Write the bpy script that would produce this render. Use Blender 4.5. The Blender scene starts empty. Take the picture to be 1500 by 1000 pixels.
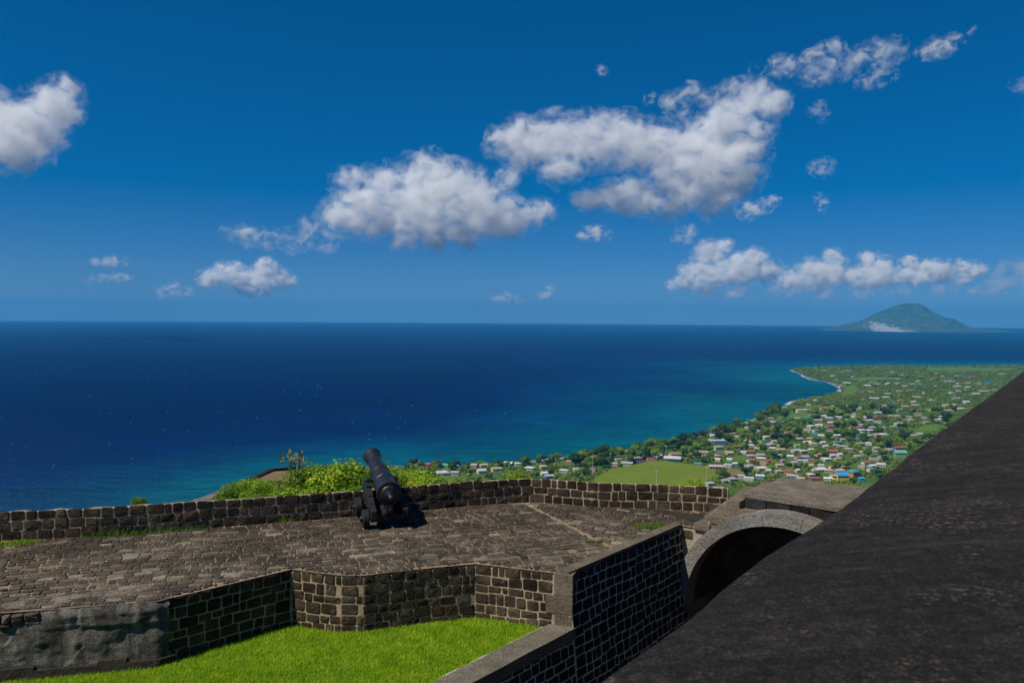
import bpy, bmesh, math, random
import numpy as np
from mathutils import Vector, Matrix, noise as mnoise
from mathutils.geometry import tessellate_polygon

random.seed(7)
RNG = np.random.default_rng(7)
R = math.radians
scene = bpy.context.scene
COL = scene.collection

# ------------------------------------------------------------------ camera
SEA, PZ, CZ = 0.0, 230.0, 235.0          # sea level, platform level, eye level (m)
F = 1160.0                               # focal length in pixels of the 1500 px wide photograph
ROLL = R(0.40)
PITCH = math.atan(35.5 / F)
cd = bpy.data.cameras.new('camera')
cam = bpy.data.objects.new('camera', cd)
COL.objects.link(cam)
cd.sensor_width = 36.0
cd.lens = F / 1500 * 36.0
cd.clip_start, cd.clip_end = 0.05, 90000.0
_f = Vector((0, math.cos(PITCH), -math.sin(PITCH)))
_u0 = Vector((0, math.sin(PITCH), math.cos(PITCH)))
_r0 = Vector((1, 0, 0))
_r = _r0 * math.cos(ROLL) + _u0 * math.sin(ROLL)
_u = _u0 * math.cos(ROLL) - _r0 * math.sin(ROLL)
cam.matrix_world = Matrix(((_r.x, _u.x, -_f.x, 0), (_r.y, _u.y, -_f.y, 0), (_r.z, _u.z, -_f.z, CZ), (0, 0, 0, 1)))
cd.dof.use_dof = True
cd.dof.focus_distance = 19.0
cd.dof.aperture_fstop = 5.0
scene.camera = cam
CAM = Vector((0, 0, CZ))

# ------------------------------------------------------------------ sky, sun, exposure
SUN_AZ, SUN_EL = R(-122), R(52)        # azimuth clockwise from +Y (the view): behind the left shoulder
world = bpy.data.worlds.new('World')
scene.world = world
world.use_nodes = True
wn, wl = world.node_tree.nodes, world.node_tree.links
wn.clear()
sky = wn.new('ShaderNodeTexSky')
sky.sky_type = 'NISHITA'
sky.sun_disc = False
sky.sun_elevation = SUN_EL
sky.sun_rotation = SUN_AZ
sky.altitude = 900
sky.air_density, sky.dust_density, sky.ozone_density = 0.8, 0.1, 4.0
hs = wn.new('ShaderNodeHueSaturation')
hs.inputs['Saturation'].default_value = 1.13
tint = wn.new('ShaderNodeMix'); tint.data_type = 'RGBA'; tint.blend_type = 'MULTIPLY'
tint.inputs[0].default_value = 1.0; tint.inputs[7].default_value = (0.33, 0.555, 1.0, 1)   # the photograph's deep polarised blue
bg = wn.new('ShaderNodeBackground')
bg.inputs['Strength'].default_value = 0.098
wo = wn.new('ShaderNodeOutputWorld')
wl.new(sky.outputs[0], tint.inputs[6]); wl.new(tint.outputs[2], hs.inputs['Color'])
gm = wn.new('ShaderNodeGamma'); gm.inputs['Gamma'].default_value = 0.75
wl.new(hs.outputs[0], gm.inputs['Color']); wl.new(gm.outputs[0], bg.inputs['Color'])
wl.new(bg.outputs[0], wo.inputs['Surface'])

sd_ = bpy.data.lights.new('sun', 'SUN')
sd_.energy = 4.4
sd_.angle = R(0.53)
sd_.color = (1.0, 0.94, 0.83)
sun = bpy.data.objects.new('sun', sd_)
COL.objects.link(sun)
to_sun = Vector((math.sin(SUN_AZ) * math.cos(SUN_EL), math.cos(SUN_AZ) * math.cos(SUN_EL), math.sin(SUN_EL)))
sun.rotation_euler = (-to_sun).to_track_quat('-Z', 'Y').to_euler()
sun.location = (-20, -10, 260)

vs = scene.view_settings
vs.view_transform, vs.look = 'Standard', 'None'
vs.exposure, vs.gamma = 0.10, 1.0
cy = scene.cycles
cy.use_denoising = True
cy.max_bounces, cy.diffuse_bounces, cy.glossy_bounces = 10, 3, 2
cy.transmission_bounces, cy.volume_bounces, cy.transparent_max_bounces = 4, 7, 12
cy.sample_clamp_indirect = 4.0

# ------------------------------------------------------------------ helpers
def ray(px, py):
    return (_f + _r * ((px - 750) / F) + _u * ((500 - py) / F))

def pix(px, py, z=None, d=None):
    v = ray(px, py)
    t = (z - CZ) / v.z if z is not None else d / v.y
    return CAM + v * t

def to_px(p):
    v = Vector(p) - CAM
    w = v.dot(_f)
    return 750 + F * v.dot(_r) / w, 500 - F * v.dot(_u) / w

def tag(o, label=None, cat=None, group=None, kind=None):
    if label: o['label'] = label
    if cat: o['category'] = cat
    if group: o['group'] = group
    if kind: o['kind'] = kind
    return o

def empty(name, loc, rz=0.0):
    o = bpy.data.objects.new(name, None)
    o.empty_display_size = 0.3
    COL.objects.link(o)
    o.location = loc
    o.rotation_euler = (0, 0, rz)
    return o

def link(name, me, mat=None, parent=None, loc=None):
    o = bpy.data.objects.new(name, me)
    COL.objects.link(o)
    if mat is not None and not me.materials:
        me.materials.append(mat)
    if parent is not None:
        o.parent = parent
    if loc is not None:
        o.location = loc
    return o

def mesh(name, verts, faces, smooth=False):
    me = bpy.data.meshes.new(name)
    me.from_pydata([tuple(v) for v in verts], [], [tuple(f) for f in faces])
    if smooth:
        me.polygons.foreach_set('use_smooth', [True] * len(me.polygons))
    me.update()
    return me

def fastmesh(name, V, Fc, smooth=False):
    """V (n,3) array, Fc (m,k) array of equal-sided faces"""
    me = bpy.data.meshes.new(name)
    V = np.asarray(V, np.float32); Fc = np.asarray(Fc, np.int32)
    k = Fc.shape[1]
    me.vertices.add(len(V)); me.vertices.foreach_set('co', V.ravel())
    me.loops.add(Fc.size); me.loops.foreach_set('vertex_index', Fc.ravel())
    me.polygons.add(len(Fc))
    me.polygons.foreach_set('loop_start', np.arange(0, Fc.size, k, dtype=np.int32))
    if smooth:
        me.polygons.foreach_set('use_smooth', np.ones(len(Fc), bool))
    me.update(calc_edges=True)
    me.validate()
    return me

class MB:
    def __init__(s): s.v, s.f = [], []
    def add(s, vs_, fs):
        b = len(s.v); s.v += [tuple(v) for v in vs_]; s.f += [tuple(i + b for i in f) for f in fs]
    def hexa(s, c):     # 8 corners: bottom 4 ccw, top 4 ccw
        s.add(c, [(3, 2, 1, 0), (4, 5, 6, 7), (0, 1, 5, 4), (1, 2, 6, 5), (2, 3, 7, 6), (3, 0, 4, 7)])
    def box(s, x0, x1, y0, y1, z0, z1):
        s.hexa([(x0, y0, z0), (x1, y0, z0), (x1, y1, z0), (x0, y1, z0), (x0, y0, z1), (x1, y0, z1), (x1, y1, z1), (x0, y1, z1)])
    def obox(s, o, ex, ey, x0, x1, y0, y1, z0, z1):   # oriented box: o + ex*x + ey*y
        P = lambda x, y, z: (o[0] + ex[0] * x + ey[0] * y, o[1] + ex[1] * x + ey[1] * y, z)
        s.hexa([P(x0, y0, z0), P(x1, y0, z0), P(x1, y1, z0), P(x0, y1, z0), P(x0, y0, z1), P(x1, y0, z1), P(x1, y1, z1), P(x0, y1, z1)])
    def lathe(s, prof, n, axis='Y', c=(0, 0, 0)):
        vs_ = []
        for (a, r) in prof:
            for k in range(n):
                t = 2 * math.pi * k / n
                p = (r * math.cos(t), r * math.sin(t))
                vs_.append({'Y': (c[0] + p[0], c[1] + a, c[2] + p[1]), 'X': (c[0] + a, c[1] + p[0], c[2] + p[1]), 'Z': (c[0] + p[0], c[1] + p[1], c[2] + a)}[axis])
        fs = []
        for i in range(len(prof) - 1):
            for k in range(n):
                k2 = (k + 1) % n
                fs.append((i * n + k, i * n + k2, (i + 1) * n + k2, (i + 1) * n + k))
        fs.append(tuple(range(n)))
        fs.append(tuple(reversed(range((len(prof) - 1) * n, len(prof) * n))))
        s.add(vs_, fs)
    def tube(s, p0, p1, r0, r1, n=7):
        p0, p1 = Vector(p0), Vector(p1)
        q = (p1 - p0).to_track_quat('Z', 'Y')
        vs_ = []
        for p, r in ((p0, r0), (p1, r1)):
            for k in range(n):
                t = 2 * math.pi * k / n
                vs_.append(p + q @ Vector((r * math.cos(t), r * math.sin(t), 0)))
        s.add(vs_, [(k, (k + 1) % n, n + (k + 1) % n, n + k) for k in range(n)] + [tuple(reversed(range(n))), tuple(range(n, 2 * n))])
    def build(s, name, mat, parent=None, loc=None, smooth=False, bevel=0):
        me = mesh(name, s.v, s.f, smooth)
        bm = bmesh.new(); bm.from_mesh(me)
        bmesh.ops.recalc_face_normals(bm, faces=bm.faces)
        if bevel:
            bmesh.ops.bevel(bm, geom=list(bm.edges), offset=bevel, segments=2, affect='EDGES', profile=0.6, clamp_overlap=True)
        bm.to_mesh(me); bm.free()
        return link(name, me, mat, parent, loc)

# ------------------------------------------------------------------ materials
def new_mat(name):
    m = bpy.data.materials.new(name)
    m.use_nodes = True
    nt = m.node_tree
    nt.nodes.clear()
    out = nt.nodes.new('ShaderNodeOutputMaterial')
    return m, nt, out

class NT:
    """tiny node helper"""
    def __init__(s, nt): s.nt = nt
    def n(s, t, **kw):
        nd = s.nt.nodes.new(t)
        for k, v in kw.items(): setattr(nd, k, v)
        return nd
    def l(s, a, b): s.nt.links.new(a, b)
    def pos(s):
        return s.n('ShaderNodeNewGeometry').outputs['Position']
    def mapping(s, vec, scale=(1, 1, 1), rot=(0, 0, 0)):
        m = s.n('ShaderNodeMapping'); m.inputs['Scale'].default_value = scale; m.inputs['Rotation'].default_value = rot
        s.l(vec, m.inputs['Vector']); return m.outputs[0]
    def noise(s, vec, scale, detail=4, rough=0.55, dist=0.0):
        t = s.n('ShaderNodeTexNoise'); s.l(vec, t.inputs['Vector'])
        t.inputs['Scale'].default_value = scale; t.inputs['Detail'].default_value = detail
        t.inputs['Roughness'].default_value = rough; t.inputs['Distortion'].default_value = dist
        return t.outputs['Fac']
    def ramp(s, fac, stops, interp='LINEAR'):
        r = s.n('ShaderNodeValToRGB'); r.color_ramp.interpolation = interp
        e = r.color_ramp.elements
        while len(e) < len(stops): e.new(0.5)
        for i, (p, c) in enumerate(stops):
            e[i].position = p
            e[i].color = (c, c, c, 1) if isinstance(c, (int, float)) else (c[0], c[1], c[2], 1)
        s.l(fac, r.inputs[0]); return r.outputs[0]
    def mix(s, fac, a, b, mode='MIX'):
        m = s.n('ShaderNodeMix', data_type='RGBA', blend_type=mode)
        for sock, v in ((m.inputs[0], fac), (m.inputs[6], a), (m.inputs[7], b)):
            if isinstance(v, (int, float)): sock.default_value = v
            elif isinstance(v, tuple): sock.default_value = (v[0], v[1], v[2], 1)
            else: s.l(v, sock)
        return m.outputs[2]
    def math(s, op, a, b=None, c=None):
        m = s.n('ShaderNodeMath', operation=op)
        for i, v in enumerate((a, b, c)):
            if v is None: continue
            if isinstance(v, (int, float)): m.inputs[i].default_value = v
            else: s.l(v, m.inputs[i])
        return m.outputs[0]
    def bump(s, h, strength, dist):
        b = s.n('ShaderNodeBump'); b.inputs['Strength'].default_value = strength; b.inputs['Distance'].default_value = dist
        s.l(h, b.inputs['Height']); return b.outputs[0]
    def bsdf(s, out, color, rough=0.8, normal=None, metal=0.0, spec=0.3):
        b = s.n('ShaderNodeBsdfPrincipled')
        for k, v in (('Base Color', color), ('Roughness', rough)):
            if isinstance(v, (int, float)): b.inputs[k].default_value = v
            elif isinstance(v, tuple): b.inputs[k].default_value = (v[0], v[1], v[2], 1)
            else: s.l(v, b.inputs[k])
        b.inputs['Metallic'].default_value = metal
        b.inputs['Specular IOR Level'].default_value = spec
        if normal is not None: s.l(normal, b.inputs['Normal'])
        s.l(b.outputs[0], out.inputs['Surface'])
        return b

def stone_mat(name, dark, mid, light, speck=(0.36, 0.33, 0.28), speck_at=0.70, bump=0.9, rnd=0.55, moss=None, smear=(0.20, 0.165, 0.115)):
    m, nt, out = new_mat(name); N = NT(nt)
    p = N.pos()
    big = N.noise(p, 2.2, 3)
    fine = N.noise(p, 22, 6, 0.7)
    oi = N.n('ShaderNodeObjectInfo').outputs['Random']
    k = N.math('ADD', N.math('MULTIPLY', fine, 0.6), N.math('MULTIPLY', big, 0.4))
    c = N.ramp(k, [(0.30, dark), (0.5, mid), (0.72, light)])
    c = N.mix(1.0, c, N.ramp(oi, [(0.0, 1 - rnd), (1.0, 1 + rnd * 0.9)]), 'MULTIPLY')
    warm = N.ramp(oi, [(0.0, (1.0, 0.95, 0.90)), (0.5, (1.08, 0.97, 0.86)), (1.0, (0.92, 0.97, 1.0))])
    c = N.mix(1.0, c, warm, 'MULTIPLY')
    if moss:
        c = N.mix(N.ramp(N.noise(p, 1.1, 4, 0.6), [(0.56, 0.0), (0.70, 0.75)]), c, moss)
    if rnd > 0.3:
        c = N.mix(N.ramp(N.noise(p, 5.5, 6, 0.7, 0.6), [(0.585, 0.0), (0.70, 0.62)]), c, smear)
        c = N.mix(1.0, c, N.ramp(N.noise(p, 0.55, 4, 0.6), [(0.36, 0.66), (0.5, 1.0), (0.64, 1.32)]), 'MULTIPLY')
    sp = N.math('MULTIPLY', N.ramp(N.noise(p, 38, 2, 0.5), [(speck_at, 0.0), (speck_at + 0.05, 1.0)]), N.ramp(N.noise(p, 3.1, 2), [(0.42, 0.0), (0.6, 1.0)]))
    c = N.mix(sp, c, speck)
    h = N.math('ADD', N.math('MULTIPLY', N.noise(p, 14, 6, 0.65), 0.8), N.math('MULTIPLY', fine, 0.5))
    N.bsdf(out, c, 0.9, N.bump(h, bump, 0.05), spec=0.2)
    return m

M = {}
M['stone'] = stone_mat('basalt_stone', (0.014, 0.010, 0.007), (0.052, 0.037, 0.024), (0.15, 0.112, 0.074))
M['stone_dark'] = stone_mat('near_black_stone', (0.008, 0.008, 0.008), (0.017, 0.017, 0.016), (0.040, 0.041, 0.039), speck=(0.25, 0.28, 0.28), smear=(0.07, 0.072, 0.068))  # basalt tone lowered: shade of the ditch wall put into the colour
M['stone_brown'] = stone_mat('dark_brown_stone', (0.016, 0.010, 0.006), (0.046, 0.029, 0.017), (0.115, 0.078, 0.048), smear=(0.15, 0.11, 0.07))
M['paving'] = stone_mat('worn_paving_stone', (0.036, 0.029, 0.022), (0.122, 0.101, 0.077), (0.33, 0.28, 0.215), speck_at=0.68, rnd=0.5, bump=1.0)
M['mortar'] = stone_mat('lime_mortar', (0.17, 0.14, 0.095), (0.32, 0.265, 0.185), (0.46, 0.385, 0.28), rnd=0.0, bump=0.6)
M['mortar_pave'] = stone_mat('dirty_joint_mortar', (0.11, 0.088, 0.060), (0.25, 0.205, 0.145), (0.42, 0.35, 0.255), rnd=0.0, bump=0.9, moss=(0.075, 0.072, 0.028))
M['mortar_dark'] = stone_mat('weathered_mortar', (0.28, 0.27, 0.24), (0.50, 0.48, 0.43), (0.66, 0.63, 0.56), rnd=0.0, bump=0.5)
M['concrete'] = stone_mat('grey_cement', (0.055, 0.047, 0.036), (0.135, 0.116, 0.090), (0.25, 0.215, 0.165), speck=(0.55, 0.52, 0.46), speck_at=0.66, rnd=0.12, bump=0.7)
M['slab'] = stone_mat('rough_mortar_slab', (0.060, 0.048, 0.036), (0.155, 0.128, 0.098), (0.29, 0.245, 0.19), rnd=0.0, bump=1.0)
M['asphalt'] = stone_mat('dark_ramp_surface', (0.018, 0.016, 0.014), (0.035, 0.031, 0.027), (0.07, 0.06, 0.05), rnd=0.0)
M['earth'] = stone_mat('ditch_earth', (0.03, 0.026, 0.02), (0.06, 0.05, 0.035), (0.1, 0.085, 0.06), rnd=0.0)

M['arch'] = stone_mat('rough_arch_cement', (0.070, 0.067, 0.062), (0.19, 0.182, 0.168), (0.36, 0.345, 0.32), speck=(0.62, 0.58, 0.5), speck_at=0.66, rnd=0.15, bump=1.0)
def citadel_mat():
    m, nt, out = new_mat('black_weathered_render'); N = NT(nt)
    p = N.pos()
    q = N.mapping(p, (1, 1, 1), (0, 0, R(-53)))
    st = N.mapping(p, (0.35, 2.4, 1.0), (0, 0, R(-62)))
    streak = N.noise(st, 3.0, 5, 0.6, 0.6)
    fine = N.noise(p, 85, 5, 0.75)
    c = N.ramp(N.math('ADD', N.math('MULTIPLY', fine, 0.75), N.math('MULTIPLY', streak, 0.25)), [(0.34, (0.007, 0.0058, 0.0042)), (0.50, (0.025, 0.0205, 0.0150)), (0.67, (0.092, 0.076, 0.055))])
    c = N.mix(N.ramp(streak, [(0.60, 0.0), (0.74, 0.6)]), c, (0.07, 0.063, 0.055))
    lich = N.math('MULTIPLY', N.ramp(N.noise(p, 44, 3, 0.6), [(0.58, 0.0), (0.63, 1.0)]), N.ramp(N.noise(p, 2.6, 4, 0.6), [(0.50, 0.0), (0.62, 1.0)]))
    c = N.mix(N.math('MULTIPLY', lich, 0.9), c, (0.22, 0.155, 0.10))
    c = N.mix(1.0, c, N.ramp(N.noise(p, 17, 4, 0.7), [(0.35, 0.62), (0.5, 1.0), (0.68, 1.75)]), 'MULTIPLY')
    tiny = N.ramp(N.noise(p, 95, 2, 0.5), [(0.68, 0.0), (0.72, 1.0)])
    c = N.mix(N.math('MULTIPLY', tiny, 0.55), c, (0.26, 0.22, 0.18))
    h = N.math('ADD', N.math('MULTIPLY', N.noise(p, 30, 6, 0.7), 0.7), N.math('MULTIPLY', streak, 0.4))
    N.bsdf(out, c, 0.85, N.bump(h, 1.0, 0.09), spec=0.2)
    return m
M['citadel'] = citadel_mat()

def plaster_mat():
    m, nt, out = new_mat('crumbling_plaster'); N = NT(nt)
    p = N.pos()
    v = N.mapping(p, (1.6, 1.6, 0.55))
    a = N.noise(v, 2.2, 5, 0.62, 0.4)
    fine = N.noise(p, 30, 6, 0.7)
    c = N.ramp(N.math('ADD', N.math('MULTIPLY', a, 0.65), N.math('MULTIPLY', fine, 0.35)), [(0.30, (0.018, 0.017, 0.016)), (0.43, (0.060, 0.052, 0.042)), (0.52, (0.14, 0.127, 0.108)), (0.68, (0.30, 0.265, 0.215))])
    blot = N.ramp(N.noise(p, 1.25, 4, 0.6, 0.5), [(0.58, 0.0), (0.66, 0.85)])
    c = N.mix(blot, c, (0.022, 0.018, 0.013))
    pale = N.ramp(N.noise(p, 1.9, 3, 0.6, 0.8), [(0.655, 0.0), (0.68, 1.0)])
    c = N.mix(pale, c, (0.27, 0.235, 0.185))
    h = N.math('ADD', N.math('MULTIPLY', fine, 0.7), N.math('MULTIPLY', a, 0.6))
    N.bsdf(out, c, 0.92, N.bump(h, 0.9, 0.05), spec=0.15)
    return m
M['plaster'] = plaster_mat()

def simple_mat(name, col, rough=0.7, var=0.25, scale=4.0, bump=0.25, metal=0.0, spec=0.3, bdist=0.02):
    m, nt, out = new_mat(name); N = NT(nt)
    tc = N.n('ShaderNodeTexCoord').outputs['Object']
    k = N.noise(tc, scale, 5, 0.6)
    lo = tuple(x * (1 - var) for x in col); hi = tuple(min(0.9, x * (1 + var)) for x in col)
    c = N.ramp(k, [(0.3, lo), (0.7, hi)])
    N.bsdf(out, c, rough, N.bump(N.noise(tc, scale * 6, 4, 0.6), bump, bdist), metal, spec)
    return m
M['iron'] = simple_mat('black_painted_iron', (0.0135, 0.014, 0.016), 0.42, 0.35, 9, 0.35, 0.0, 0.5, 0.01)
M['carriage'] = simple_mat('black_painted_carriage', (0.016, 0.016, 0.0175), 0.62, 0.4, 7, 0.5, 0.0, 0.35, 0.015)
M['bark'] = simple_mat('bark', (0.09, 0.07, 0.05), 0.9)
M['pole'] = simple_mat('galvanised_pole', (0.42, 0.42, 0.42), 0.5)
M['glass'] = simple_mat('dark_window', (0.03, 0.035, 0.045), 0.2, 0.1, 2, 0.0, 0.0, 0.5)
M['door'] = simple_mat('brown_door', (0.12, 0.07, 0.04), 0.6)
M['boat'] = simple_mat('white_hull', (0.8, 0.8, 0.8), 0.5)

def leaf_mat(name, cols, pscale=0.25, trans=0.25, rnd=0.5, spec=0.25, yellow=None):
    m, nt, out = new_mat(name); N = NT(nt)
    p = N.pos()
    oi = N.n('ShaderNodeObjectInfo').outputs['Random']
    k = N.math('ADD', N.math('MULTIPLY', N.noise(p, pscale, 4, 0.75), 0.75), N.math('MULTIPLY', oi, 0.25))
    c = N.ramp(k, [(0.30, cols[0]), (0.48, cols[1]), (0.66, cols[2])])
    c = N.mix(1.0, c, N.ramp(oi, [(0, 1 - rnd * 0.5), (1, 1 + rnd * 0.5)]), 'MULTIPLY')
    if yellow:
        c = N.mix(N.ramp(N.noise(p, pscale * 2.7, 3, 0.8), [(0.58, 0.0), (0.68, 0.85)]), c, yellow)
    b = N.n('ShaderNodeBsdfPrincipled'); N.l(c, b.inputs['Base Color']); b.inputs['Roughness'].default_value = 0.55
    b.inputs['Specular IOR Level'].default_value = spec
    t = N.n('ShaderNodeBsdfTranslucent'); N.l(N.mix(1.0, c, (1.25, 1.25, 0.5), 'MULTIPLY'), t.inputs['Color'])
    mx = N.n('ShaderNodeMixShader'); mx.inputs[0].default_value = trans
    N.l(b.outputs[0], mx.inputs[1]); N.l(t.outputs[0], mx.inputs[2]); N.l(mx.outputs[0], out.inputs['Surface'])
    return m
M['bush_leaf'] = leaf_mat('bright_bush_leaf', [(0.055, 0.15, 0.006), (0.15, 0.27, 0.010), (0.26, 0.36, 0.02)], 0.9, 0.35, 0.4, yellow=(0.40, 0.32, 0.03))
M['tree_leaf'] = leaf_mat('tropical_tree_leaf', [(0.024, 0.062, 0.007), (0.068, 0.135, 0.010), (0.180, 0.245, 0.018)], 0.10, 0.25, 0.9)
M['wood_leaf'] = leaf_mat('far_wood_leaf', [(0.020, 0.054, 0.006), (0.064, 0.125, 0.009), (0.175, 0.235, 0.018)], 0.05, 0.15, 0.0)
M['grass'] = leaf_mat('lawn_grass', [(0.13, 0.25, 0.008), (0.25, 0.42, 0.014), (0.40, 0.55, 0.030)], 2.6, 0.35, 0.0, 0.15, yellow=(0.46, 0.47, 0.08))
M['weed'] = leaf_mat('weed_leaf', [(0.05, 0.13, 0.008), (0.11, 0.22, 0.012), (0.20, 0.28, 0.02)], 3.0, 0.3, 0.4)

def ground_mat(name, stops, scale=0.01, fine=0.2, rough=0.95):
    m, nt, out = new_mat(name); N = NT(nt)
    p = N.pos()
    k = N.math('ADD', N.math('MULTIPLY', N.noise(p, scale, 5, 0.65), 0.6), N.math('MULTIPLY', N.noise(p, fine, 5, 0.7), 0.4))
    N.bsdf(out, N.ramp(k, stops), rough, N.bump(N.noise(p, fine * 2, 4), 0.5, 0.5), spec=0.1)
    return m
M['soil'] = ground_mat('lawn_soil', [(0.3, (0.07, 0.14, 0.006)), (0.7, (0.13, 0.22, 0.01))], 0.8, 8.0)
M['pitch'] = ground_mat('playing_field_turf', [(0.34, (0.18, 0.17, 0.022)), (0.46, (0.120, 0.170, 0.012)), (0.58, (0.155, 0.185, 0.016)), (0.70, (0.23, 0.17, 0.04))], 0.018, 0.15)
M['meadow'] = ground_mat('meadow', [(0.35, (0.055, 0.125, 0.016)), (0.6, (0.11, 0.19, 0.025)), (0.75, (0.18, 0.20, 0.05))], 0.02, 0.2)
M['bare'] = ground_mat('bare_brown_ground', [(0.35, (0.16, 0.11, 0.055)), (0.6, (0.22, 0.155, 0.08)), (0.75, (0.13, 0.15, 0.04))], 0.05, 0.3)
M['road'] = ground_mat('pale_road', [(0.35, (0.14, 0.13, 0.12)), (0.7, (0.24, 0.22, 0.20))], 0.05, 0.3)

def terrain_mat():
    m, nt, out = new_mat('coastal_land'); N = NT(nt)
    p = N.pos()
    k = N.math('ADD', N.math('MULTIPLY', N.noise(p, 0.006, 5, 0.65), 0.55), N.math('MULTIPLY', N.noise(p, 0.06, 6, 0.75), 0.45))
    c = N.ramp(k, [(0.32, (0.022, 0.052, 0.010)), (0.46, (0.05, 0.10, 0.016)), (0.57, (0.095, 0.145, 0.026)), (0.70, (0.17, 0.155, 0.07))])
    sep = N.n('ShaderNodeSeparateXYZ'); N.l(p, sep.inputs[0])
    zn = N.math('ADD', sep.outputs[2], N.math('MULTIPLY', N.math('SUBTRACT', N.noise(p, 0.05, 3), 0.5), 2.0))
    beach = N.ramp(N.math('MULTIPLY', zn, 0.2), [(0.28, 1.0), (0.5, 0.0)])
    bc = N.ramp(N.noise(p, 0.02, 4), [(0.35, (0.06, 0.05, 0.042)), (0.6, (0.20, 0.165, 0.13))])
    c = N.mix(beach, c, bc)
    N.bsdf(out, c, 0.95, N.bump(N.noise(p, 0.15, 5, 0.7), 0.7, 2.0), spec=0.1)
    return m
M['terrain'] = terrain_mat()

def sea_mat():
    m, nt, out = new_mat('sea_water'); N = NT(nt)
    p = N.pos()
    at = N.n('ShaderNodeAttribute', attribute_name='shore').outputs['Fac']          # metres from the coast
    warp = N.math('ADD', at, N.math('MULTIPLY', N.math('SUBTRACT', N.noise(p, 0.0016, 4, 0.6), 0.5), 900))
    deep = N.ramp(N.math('DIVIDE', warp, 2500), [(0.0, (0.0008, 0.095, 0.140)), (0.07, (0.0005, 0.074, 0.126)), (0.17, (0.0002, 0.040, 0.106)), (0.40, (0.0001, 0.0130, 0.076)), (1.0, (0.0001, 0.0070, 0.058))])
    wind = N.noise(N.mapping(p, (0.35, 1.0, 1), (0, 0, R(8))), 0.0022, 6, 0.6, 0.5)
    wind2 = N.noise(N.mapping(p, (0.30, 1.0, 1), (0, 0, R(-6))), 0.011, 5, 0.65, 0.3)
    w = N.math('ADD', N.math('MULTIPLY', wind, 0.6), N.math('MULTIPLY', wind2, 0.4))
    deep = N.mix(1.0, deep, N.ramp(w, [(0.36, (0.60, 0.66, 0.72)), (0.5, (1, 1, 1)), (0.66, (1.3, 1.35, 1.3))]), 'MULTIPLY')
    foam = N.math('MULTIPLY', N.ramp(N.math('DIVIDE', at, 60), [(0.02, 1.0), (0.22, 0.0)]), N.ramp(N.noise(p, 0.012, 4, 0.6), [(0.44, 0.0), (0.56, 1.0)]))
    c = N.mix(foam, deep, (0.75, 0.76, 0.76))
    h = N.math('ADD', N.math('MULTIPLY', N.noise(N.mapping(p, (0.45, 1.2, 1), (0, 0, R(15))), 0.045, 6, 0.7), 0.7), N.math('MULTIPLY', N.noise(N.mapping(p, (0.5, 1.3, 1), (0, 0, R(-12))), 0.25, 4, 0.7), 0.3))
    rough = N.ramp(w, [(0.35, 0.26), (0.65, 0.20)])
    ripple = N.noise(N.mapping(p, (0.28, 1.0, 1), (0, 0, R(10))), 0.05, 5, 0.7, 0.3)
    c = N.mix(1.0, c, N.ramp(ripple, [(0.34, (0.62, 0.70, 0.74)), (0.5, (1, 1, 1)), (0.66, (1.5, 1.42, 1.36))]), 'MULTIPLY')
    nb_ = N.bump(h, 1.0, 7.0)
    df = N.n('ShaderNodeBsdfDiffuse'); N.l(c, df.inputs['Color']); N.l(nb_, df.inputs['Normal'])
    gl = N.n('ShaderNodeBsdfAnisotropic'); gl.inputs['Color'].default_value = (0.5, 0.8, 1, 1); N.l(rough, gl.inputs['Roughness']); N.l(nb_, gl.inputs['Normal'])
    mx = N.n('ShaderNodeMixShader'); mx.inputs[0].default_value = 0.05
    N.l(df.outputs[0], mx.inputs[1]); N.l(gl.outputs[0], mx.inputs[2]); N.l(mx.outputs[0], out.inputs['Surface'])
    return m
M['sea'] = sea_mat()

# ------------------------------------------------------------------ large structure: coast, terrain, sea
def land_z0(px, py, z=3.0):
    return pix(px, py, z)
coast_px = [(310, 722), (345, 708), (380, 698), (420, 691), (470, 687), (530, 684), (600, 682), (640, 683), (700, 681), (760, 679), (800, 674), (840, 669), (870, 665), (905, 661),
            (960, 653), (1000, 645), (1030, 636), (1067, 628), (1100, 618), (1122, 609), (1127, 601), (1138, 598), (1150, 597), (1160, 589), (1187, 583), (1213, 579), (1231, 573.5), (1232, 570), (1229, 565.5),
            (1213, 559.5), (1187, 555.5), (1178, 551), (1172, 547), (1159, 542.3), (1168, 540), (1190, 538.6), (1207, 538), (1250, 537), (1300, 536), (1367, 535.6), (1433, 535.2), (1500, 535)]
coast = [(pix(x, y, 0).x, pix(x, y, 0).y) for x, y in coast_px]
coast = [(-800, -2500), (-720, 0), (-620, 420), (-500, 680), (-430, 850)] + coast + [(4300, 3900), (6000, 3300), (7500, 1500), (7500, -2500)]
CP = np.array(coast)

def coast_sd(x, y):
    """signed distance to the coast, positive inland"""
    x = np.asarray(x, float); y = np.asarray(y, float)
    best = np.full(x.shape, 1e18); ins = np.zeros(x.shape, bool)
    n = len(CP)
    for i in range(n):
        ax, ay = CP[i]; bx, by = CP[(i + 1) % n]
        dx, dy = bx - ax, by - ay
        t = np.clip(((x - ax) * dx + (y - ay) * dy) / (dx * dx + dy * dy), 0, 1)
        if i < n - 1:
            best = np.minimum(best, (x - ax - t * dx) ** 2 + (y - ay - t * dy) ** 2)
        c = ((ay > y) != (by > y))
        with np.errstate(divide='ignore', invalid='ignore'):
            xi = (bx - ax) * (y - ay) / (by - ay if by != ay else 1e-9) + ax
        ins ^= (c & (x < xi))
    return np.where(ins, 1, -1) * np.sqrt(best)

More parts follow.
